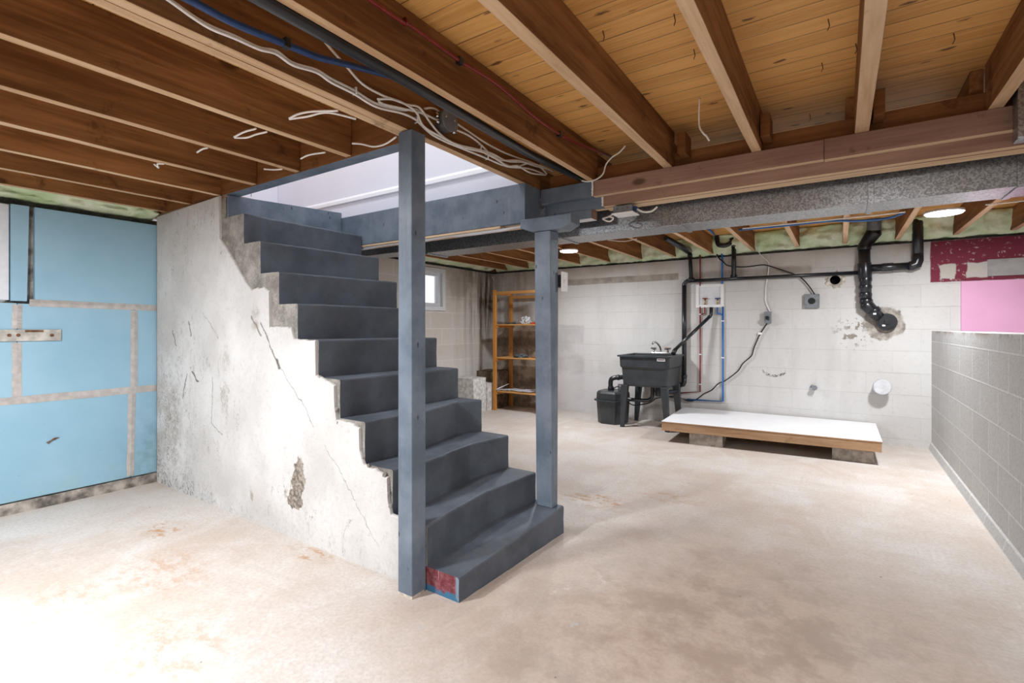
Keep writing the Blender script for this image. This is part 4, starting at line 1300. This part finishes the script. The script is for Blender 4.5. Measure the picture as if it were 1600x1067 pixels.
rg = thing('range_outlet', nw(1268.5, 470, 0), 'square grey box with a round dark socket', 'outlet')
a = nw(1256.6, 460, 0); b = nw(1280.6, 481, 0)
G().box(a.x, b.x, YN - .035, YN - .001, b.z, a.z).build('box_body', 'greybox', rg, .004)
cx_, cz_ = (a.x + b.x) / 2, (a.z + b.z) / 2
G().cyl((cx_, YN - .035, cz_), (cx_, YN - .040, cz_), .033, 24).build('socket', 'bcable', rg, .001)
for sx in (-1, 1):
    for sz in (-1, 1):
        G().cyl((cx_ + sx * .062, YN - .035, cz_ + sz * .055), (cx_ + sx * .062, YN - .038, cz_ + sz * .055), .007, 10).build('screw', 'chrome', rg)
cord = [nw(1201, 497, .085)] + [nw(a, b, .02) for a, b in ((1199, 504), (1194, 512), (1187.5, 522), (1182, 534), (1177.5, 545), (1174, 556), (1161, 567.5), (1152.5, 580), (1132.5, 595), (1122.5, 599), (1112.5, 609), (1100, 615), (1095, 619), (1086, 625), (1076, 626.5), (1064, 622), (1054, 619))]
cord += [PY(5.85, a, b) for a, b in ((1027.5, 621.6), (1020, 626), (1012.5, 630))] + [PY(5.7, 994, 633), PY(5.62, 985, 631), PY(5.58, 972, 622)]
pc = thing('power_cord', cord[8], 'long black power cord drooping from the grey outlet to the sump box', 'cord')
G().tube(cord, .0065, 8, 0, True, 4).build('cord_run', 'bcable', pc)
q = nw(1187.5, 521, .02)
G().box(q.x - .02, q.x + .02, q.y - .008, q.y + .008, q.z - .012, q.z + .012).build('white_tag', 'white', pc, .003)

# hole collar of crumbled mortar, black pipe mouth
hb = thing('pipe_hole', (hx, YN, hz), 'dark round hole ringed with crumbled mortar in the laundry wall', 'hole')
g = G()
n = 48
R0, R1 = [], []
for i in range(n):
    a = 2 * math.pi * i / n
    ro = .085 + .035 * noise.noise(Vector((math.cos(a) * 3, math.sin(a) * 3, 5))) + .02 * noise.noise(Vector((math.cos(a) * 9, math.sin(a) * 9, 1)))
    th = .008 + .008 * noise.noise(Vector((math.cos(a) * 6, math.sin(a) * 6, 9)))
    c, s_ = math.cos(a), math.sin(a)
    R0.append([g.bm.verts.new((hx + c * .046, YN + .12, hz + s_ * .046)), g.bm.verts.new((hx + c * .046, YN - .006, hz + s_ * .046)), g.bm.verts.new((hx + c * .06, YN - .008 - th, hz + s_ * .06)), g.bm.verts.new((hx + c * ro, YN + .001, hz + s_ * ro))])
for i in range(n):
    a, b = R0[i], R0[(i + 1) % n]
    for j in range(3):
        f = g.bm.faces.new([a[j], b[j], b[j + 1], a[j + 1]]); f.material_index = 1 if j == 0 else 0
g.build('mortar_collar', ['mortar', 'dark'], hb)
G().cyl((hx, YN + .10, hz), (hx, YN + .11, hz), .0455, 24).build('hole_bottom', 'dark', hb)

# big pale cap and small stub
q = nw(1374, 606, .0)
cp = thing('capped_pipe', (q.x, YN, q.z), 'large pale capped pipe stub sticking out of the wall above the platform', 'pipe')
qc = NW(1377, 603, .0)
G().cyl((qc.x + .0, YN - .002, qc.z), (qc.x + .0, YN - .10, qc.z), .066, 32).build('sleeve', 'cap', cp, .003)
G().cyl((qc.x, YN - .10, qc.z), (qc.x, YN - .135, qc.z), .076, 32, 0, .070).build('end_cap', 'cap', cp, .006)
q = nw(1273, 605, .0)
st = thing('pipe_stub', (q.x, YN, q.z), 'small grey pipe stub in the wall above the platform', 'pipe')
G().cyl((q.x, YN - .002, q.z), (q.x, YN - .05, q.z), .020, 16).build('stub_tube', 'cinder', st)
G().cyl((q.x, YN - .05, q.z), (q.x, YN - .065, q.z), .027, 8).build('hex_nut', 'greybox', st, .002)
G().tube([(q.x - .03, YN - .012, q.z + .005), (q.x - .02, YN - .03, q.z + .02)], .012, 8).build('side_lug', 'greybox', st)

# grey sheet and pink board at the right
a = NW(1543, 405, 0)
tag(G().box(a.x, 3.0, YN - .014, YN - .001, 1.605, 1.755).build('grey_sheet', 'greysheet', bevel=.002), 'smeared grey panel over the maroon paint at the right edge', 'panel')
tag(G().box(.918, 3.0, YN - .035, YN - .001, .02, 1.567).build('foam_board', 'pink', bevel=.002), 'bright pink foam board behind the low block wall', 'foam board')

# switch on the far side of the post on the step
lt = thing('light_switch', (-1.30, 2.45, 1.47), 'white light switch beside the post on the step', 'switch')
G().box(-1.345, -1.302, 2.4405, 2.515, 1.375, 1.445).build('back_box', 'bcable', lt, .003)
G().box(-1.302, -1.296, 2.438, 2.511, 1.352, 1.462).build('plate', 'white', lt, .002)
G().box(-1.2959, -1.286, 2.468, 2.481, 1.395, 1.42).build('toggle', 'white', lt, .002)

# ================================================================== LAUNDRY SINK
sk = thing('laundry_sink', (-1.84, 5.6, 0), 'black plastic laundry sink on four legs under a chrome faucet', 'sink')
yf, yb_ = 5.38, 5.93
xa, xb2 = -2.105, -1.555
zr, zb_, zs = .83, .475, .80
def rr(x0, x1, y0, y1, r, z, n=5):
    out = []
    for cx, cy, a0 in ((x1 - r, y1 - r, 0), (x0 + r, y1 - r, 90), (x0 + r, y0 + r, 180), (x1 - r, y0 + r, 270)):
        for i in range(n + 1):
            a = math.radians(a0 + 90 * i / n)
            out.append((cx + r * math.cos(a), cy + r * math.sin(a), z))
    return out


def loft(rings, name, mat, parent, bevel=0, closebot=True, closetop=False):
    g_ = G()
    V = [[g_.bm.verts.new(p) for p in r] for r in rings]
    n = len(V[0])
    for a, b in zip(V, V[1:]):
        for i in range(n):
            f = g_.bm.faces.new([a[i], a[(i + 1) % n], b[(i + 1) % n], b[i]]); f.smooth = False
    if closebot: g_.bm.faces.new(V[0][::-1])
    if closetop: g_.bm.faces.new(V[-1])
    return g_.build(name, mat, parent, bevel)


ins = [(.055, zb_), (.045, zb_ + .02), (.012, zr - .135), (.0, zr - .12), (.0, zr - .10)]
rings = [rr(xa + d, xb2 - d, yf + d, yb_ - d, .035, z) for d, z in ((.03, zb_), (.02, zb_ + .02), (.008, .68), (-.008, .70), (-.012, zr - .02))]
rings += [rr(xa - .03, xb2 + .03, yf - .03, yb_ + .02, .02, zr - .018), rr(xa - .03, xb2 + .03, yf - .03, yb_ + .02, .02, zr)]
rings += [rr(xa + .012, xb2 - .012, yf + .012, yb_ - .10, .03, zr), rr(xa + .03, xb2 - .03, yf + .03, yb_ - .11, .03, zr - .15), rr(xa + .05, xb2 - .05, yf + .05, yb_ - .12, .03, zb_ + .02)]
loft(rings, 'basin', 'pump', sk, 0, True, True)
for sx in (0, 1):
    for sy in (0, 1):
        lx0 = xa + .0 if sx == 0 else xb2 - .10
        lx1 = lx0 + .10
        ly = yf + .03 if sy == 0 else yb_ - .05
        ox = 0 if sx == 0 else .055
        g = G()
        tx0 = lx0 + (0 if sx == 0 else .05); tx1 = tx0 + .05
        if sx == 0: t0, t1 = lx0 - .005, lx0 + .04
        else: t0, t1 = lx1 - .04, lx1 + .005
        g.hexa([(t0, ly - .022, 0), (t1, ly - .022, 0), (t1, ly + .012, 0), (t0, ly + .012, 0), (lx0 + .01, ly - .03, .49), (lx1 - .01, ly - .03, .49), (lx1 - .01, ly + .03, .49), (lx0 + .01, ly + .03, .49)])
        g.build('leg', 'pump', sk, .004)
fc = G()
fxp, fyp = -1.79, yb_ - .045
fa = thing('faucet', (fxp, fyp, zr), 'chrome two handle faucet on the back of the black sink', 'faucet')
G().box(fxp - .11, fxp + .11, fyp - .025, fyp + .025, zr + .0005, zr + .018).build('base_plate', 'chrome', fa, .006)
G().tube([(fxp, fyp, zr + .016), (fxp, fyp, zr + .05), (fxp - .008, fyp - .02, zr + .09), (fxp - .03, fyp - .07, zr + .135), (fxp - .055, fyp - .11, zr + .14), (fxp - .06, fyp - .12, zr + .115)], .011, 12, 0, True, 5).build('spout', 'chrome', fa)
for s_ in (-1, 1):
    h = G().tube([(fxp + s_ * .085, fyp, zr + .016), (fxp + s_ * .085, fyp, zr + .05)], .014, 12).build('handle_stem', 'chrome', fa)
    G().tube([(fxp + s_ * .05, fyp - .02, zr + .062), (fxp + s_ * .12, fyp + .01, zr + .066)], [.016, .012], 10).build('handle', 'chrome', fa, .003)
q = PY(yf - .018, 1032.5, 562.5)
stk = G().box(q.x - .045, q.x + .045, yf - .0135, yf - .0115, q.z - .014, q.z + .014).build('label_sticker', 'white', sk)
g = G()
for k in range(5):
    g.box(q.x - .032 + k * .014, q.x - .022 + k * .014, yf - .0145, yf - .0136, q.z - .005, q.z + .006)
g.build('sticker_marks', 'gfit', stk)
G().tube([(-1.80, 5.6, .47), (-1.80, 5.6, .36), (-1.83, 5.58, .31), (-1.90, 5.57, .30), (-2.04, 5.56, .30), (-2.105, 5.56, .305)], .022, 14, 0, True, 5).build('drain_pipe', 'abs', sk)
G().tube([(-1.72, 5.6, .46), (-1.72, 5.6, .36)], .045, 18).build('drain_trap', 'abs', sk, .004)
G().tube([(-1.75, 5.6, .41), (-1.62, 5.75, .40), (-1.60, 5.9, .40)], .022, 14, 0, True, 5).build('trap_arm', 'abs', sk)

# sump box
sm = thing('sump_box', (-2.27, 5.62, 0), 'charcoal octagonal sump pump box standing left of the black sink', 'pump box')


def octa(cx, cy, rx, ry, ch, z):
    return [(cx + rx, cy - ry + ch, z), (cx + rx, cy + ry - ch, z), (cx + rx - ch, cy + ry, z), (cx - rx + ch, cy + ry, z), (cx - rx, cy + ry - ch, z), (cx - rx, cy - ry + ch, z), (cx - rx + ch, cy - ry, z), (cx + rx - ch, cy - ry, z)]


cx_, cy_ = -2.285, 5.615
loft([octa(cx_, cy_, .155, .165, .07, 0), octa(cx_, cy_, .170, .18, .075, .265)], 'tank', 'pump', sm, .004, True, True)
loft([octa(cx_, cy_, .195, .205, .085, .2655), octa(cx_, cy_, .195, .205, .085, .285)], 'rim', 'pump', sm, .003, True, True)
loft([octa(cx_, cy_, .172, .182, .076, .2855), octa(cx_, cy_, .168, .178, .074, .36), octa(cx_, cy_, .150, .16, .07, .385)], 'lid', 'pump', sm, .004, True, True)
G().tube([(cx_ - .03, cy_, .386), (cx_ - .03, cy_, .50), (cx_ + .01, cy_ + .01, .535), (cx_ + .10, cy_ + .05, .545), (cx_ + .165, cy_ + .09, .549)], .028, 16, 0, True, 5).build('outlet_pipe', 'abs', sm)
G().tube([(cx_ - .03, cy_, .386), (cx_ - .03, cy_, .43)], .036, 16).build('collar', 'abs', sm, .003)
G().tube([(cx_ + .04, cy_ + .022, .540), (cx_ + .07, cy_ + .035, .543)], .034, 16).build('collar', 'abs', sm, .003)
G().tube([(cx_ + .10, cy_ - .02, .386), (cx_ + .10, cy_ - .02, .47)], .030, 14).build('inlet', 'gfit', sm, .003)
G().tube([(cx_ + .10, cy_ - .02, .44), (cx_ + .10, cy_ - .02, .452)], .033, 14).build('hose_clamp', 'chrome', sm)
G().tube([(cx_ + .02, cy_ - .05, .386), (cx_ + .05, cy_ - .06, .43), (cx_ + .12, cy_ - .03, .44), (cx_ + .17, cy_ - .05, .36)], .006, 8, 0, True, 5).build('pump_cord', 'bcable', sm)

# ================================================================== PLATFORM
pt = thing('low_platform', (-.6, 5.5, .10), 'low wooden platform with a white top resting on two concrete pads', 'platform')
pz0, pz1 = .112, .203
c4 = [(-1.495, 4.935), (.287, 5.065), (.287, YN - .02), (-1.535, YN - .07)]
def quad(z0, z1, ins=0.0):
    c = [Vector((x, y, 0)) for x, y in c4]
    m_ = sum(c, Vector()) / 4
    c = [p + (m_ - p).normalized() * ins for p in c]
    return [(p.x, p.y, z0) for p in c] + [(p.x, p.y, z1) for p in c]


g = G(); g.hexa(quad(pz1 - .012, pz1, -.004), 0, 1, 1, 1); g.build('white_top', ['melamine', 'skid'], pt, .002)
# frame boards: front lower, front upper, sides, back
def rail(i, j, z0, z1, th, name='frame_board'):
    a = Vector((*c4[i], 0)); b = Vector((*c4[j], 0)); d = (b - a).normalized(); nrm = Vector((-d.y, d.x, 0)) * th
    a = a + d * .003 + nrm * .03; b = b - d * .003 + nrm * .03
    return G().hexa([(a.x, a.y, z0), (b.x, b.y, z0), ((b + nrm).x, (b + nrm).y, z0), ((a + nrm).x, (a + nrm).y, z0), (a.x, a.y, z1), (b.x, b.y, z1), ((b + nrm).x, (b + nrm).y, z1), ((a + nrm).x, (a + nrm).y, z1)]).build(name, 'skid', pt, .003)


rail(0, 1, pz0, pz1 - .013, .038); rail(1, 2, pz0, pz1 - .013, .038); rail(2, 3, pz0, pz1 - .013, .038); rail(3, 0, pz0, pz1 - .013, .038)
for a, b, y0, l in ((-1.235, -.93, 4.985, 'concrete pad under the left end of the platform'), (-.06, .235, 5.10, 'concrete pad under the right end of the platform')):
    o = G().box(a, b, y0, y0 + .20, 0, pz0 - .001).rough(.003, 4, 12).build('concrete_pad', 'cinder')
    tag(o, l, 'block', 'concrete pads under the platform')

# ================================================================== SHELF
sh = thing('shelf_unit', (-3.6, 5.7, 0), 'orange wooden open shelf unit standing in the sooty corner', 'shelf')
sx0, sx1, sy0, sy1 = -4.005, -3.285, 5.50, 5.90
for x in (sx0, sx1):
    for y in (sy0, sy1):
        G().box(x, x + .05, y, y + .035, 0, 1.665 if y == sy0 else 1.63).build('upright', 'shelf', sh, .004)
lv = [.27, .735, 1.19]
for z in lv:
    n_ = 4
    for k in range(n_):
        y = sy0 + .012 + k * .096
        G().box(sx0 + .051, sx1 - .001, y, y + .088, z - .018, z).build('shelf_board', 'shelfx', sh, .003)
    for x in (sx0 + .051, sx1 - .019):
        G().box(x, x + .018, sy0 + .002, sy1 + .03, z - .05, z - .0185).build('side_rail', 'shelf', sh, .003)
G().box(sx0 + .051, sx1 - .001, sy0 + .003, sy0 + .025, 1.60, 1.64).build('top_rail', 'shelfx', sh, .003)
G().box(sx0 + .051, sx1 - .001, sy1 + .003, sy1 + .025, 1.56, 1.60).build('top_rail', 'shelfx', sh, .003)
G().box(sx0 + .008, sx0 + .03, sy0 + .036, sy1 - .001, 1.60, 1.64).build('top_rail', 'shelf', sh, .003)


def crumple(name, c, s_, mat, label, cat, n=2, flat=1.0, seed=0, group=None):
    g_ = G()
    r = bmesh.ops.create_icosphere(g_.bm, subdivisions=3, radius=1)
    for v in r['verts']:
        d = 1 + .55 * noise.noise(v.co * 2.2 + Vector((seed, 0, 0))) + .25 * noise.noise(v.co * 6 + Vector((0, seed, 0)))
        v.co = Vector((v.co.x * s_[0] * d, v.co.y * s_[1] * d, max(-.35, v.co.z * d) * s_[2]))
    zmin = min(v.co.z for v in g_.bm.verts)
    for v in g_.bm.verts: v.co += Vector((c[0], c[1], c[2] - zmin + .0005))
    return tag(g_.build(name, mat), label, cat, group)


q = PY(5.62, 821, 501)
crumple('plastic_bag', (q.x, 5.62, 1.19), (.075, .07, .075), 'bag', 'crumpled clear plastic bag on the highest shelf', 'bag', seed=3)
q = PY(5.60, 800, 504)
crumple('tool_bundle', (q.x, 5.60, 1.19), (.07, .05, .018), 'rag', 'small dark tool bundle left of the plastic bag', 'tool', seed=5)
q = PY(5.60, 834, 505)
tag(G().box(q.x - .03, q.x + .05, 5.58, 5.63, 1.1905, 1.215).build('red_tool', 'redtool', bevel=.006), 'small red object beside the plastic bag on the shelf', 'tool')
q = PY(5.62, 812, 553)
crumple('grey_cloth', (q.x + .02, 5.62, .735), (.10, .08, .038), 'rag', 'crumpled dark grey cloth on the middle shelf', 'cloth', seed=9)
for k, (px, w_, yy, rot) in enumerate(((789, .10, 5.60, .3), (806, .12, 5.66, -.2), (824, .11, 5.60, .1), (832, .10, 5.72, .5))):
    q = PY(yy, px, 606)
    g = G()
    n_ = 8
    V = []
    for i in range(n_ + 1):
        r_ = []
        for j in range(n_ + 1):
            u, v_ = (i / n_ - .5) * 2 * w_, (j / n_ - .5) * 1.5 * w_
            r_.append(g.bm.verts.new((q.x + u * math.cos(rot) - v_ * math.sin(rot), yy + u * math.sin(rot) + v_ * math.cos(rot), .2725 + k * .003 + .010 * (1 + noise.noise(Vector((u * 22, v_ * 22, k * 4)))))))
        V.append(r_)
    for i in range(n_):
        for j in range(n_):
            g.bm.faces.new([V[i][j], V[i + 1][j], V[i + 1][j + 1], V[i][j + 1]])
    bmesh.ops.solidify(g.bm, geom=g.bm.faces[:], thickness=.0015)
    tag(g.build('paper_sheet', 'paper'), ['leftmost crumpled white paper on the lowest shelf', 'second white paper from the left on the lowest shelf', 'white paper with a raised fold on the lowest shelf', 'white paper at the back right of the lowest shelf'][k], 'paper', 'papers on the lowest shelf')
run('thin_stick', [PY(5.50, 776, 608), PY(5.78, 795, 599.5)], .006, 'white', 'thin white stick lying across the lowest shelf', 'stick', 0)

# blocks beside the shelf
tag(G().box(-4.37, -4.045, 5.12, 5.40, 0, .46).rough(.006, 6, 9).build('concrete_ledge', 'oldblock'), 'rough white block pier between the stairs and the shelf', 'block')
tag(G().box(-4.37, -4.03, 5.41, 5.60, 0, .37).rough(.004, 5, 9).build('concrete_ledge', 'oldblock'), 'lower pale block right of the rough white pier', 'block')
tag(G().box(-4.37, -4.02, 5.62, 6.01, 0, .52).rough(.012, 6, 7).build('stone_block', 'brownblock'), 'brown stone block in the corner behind the shelf', 'block')
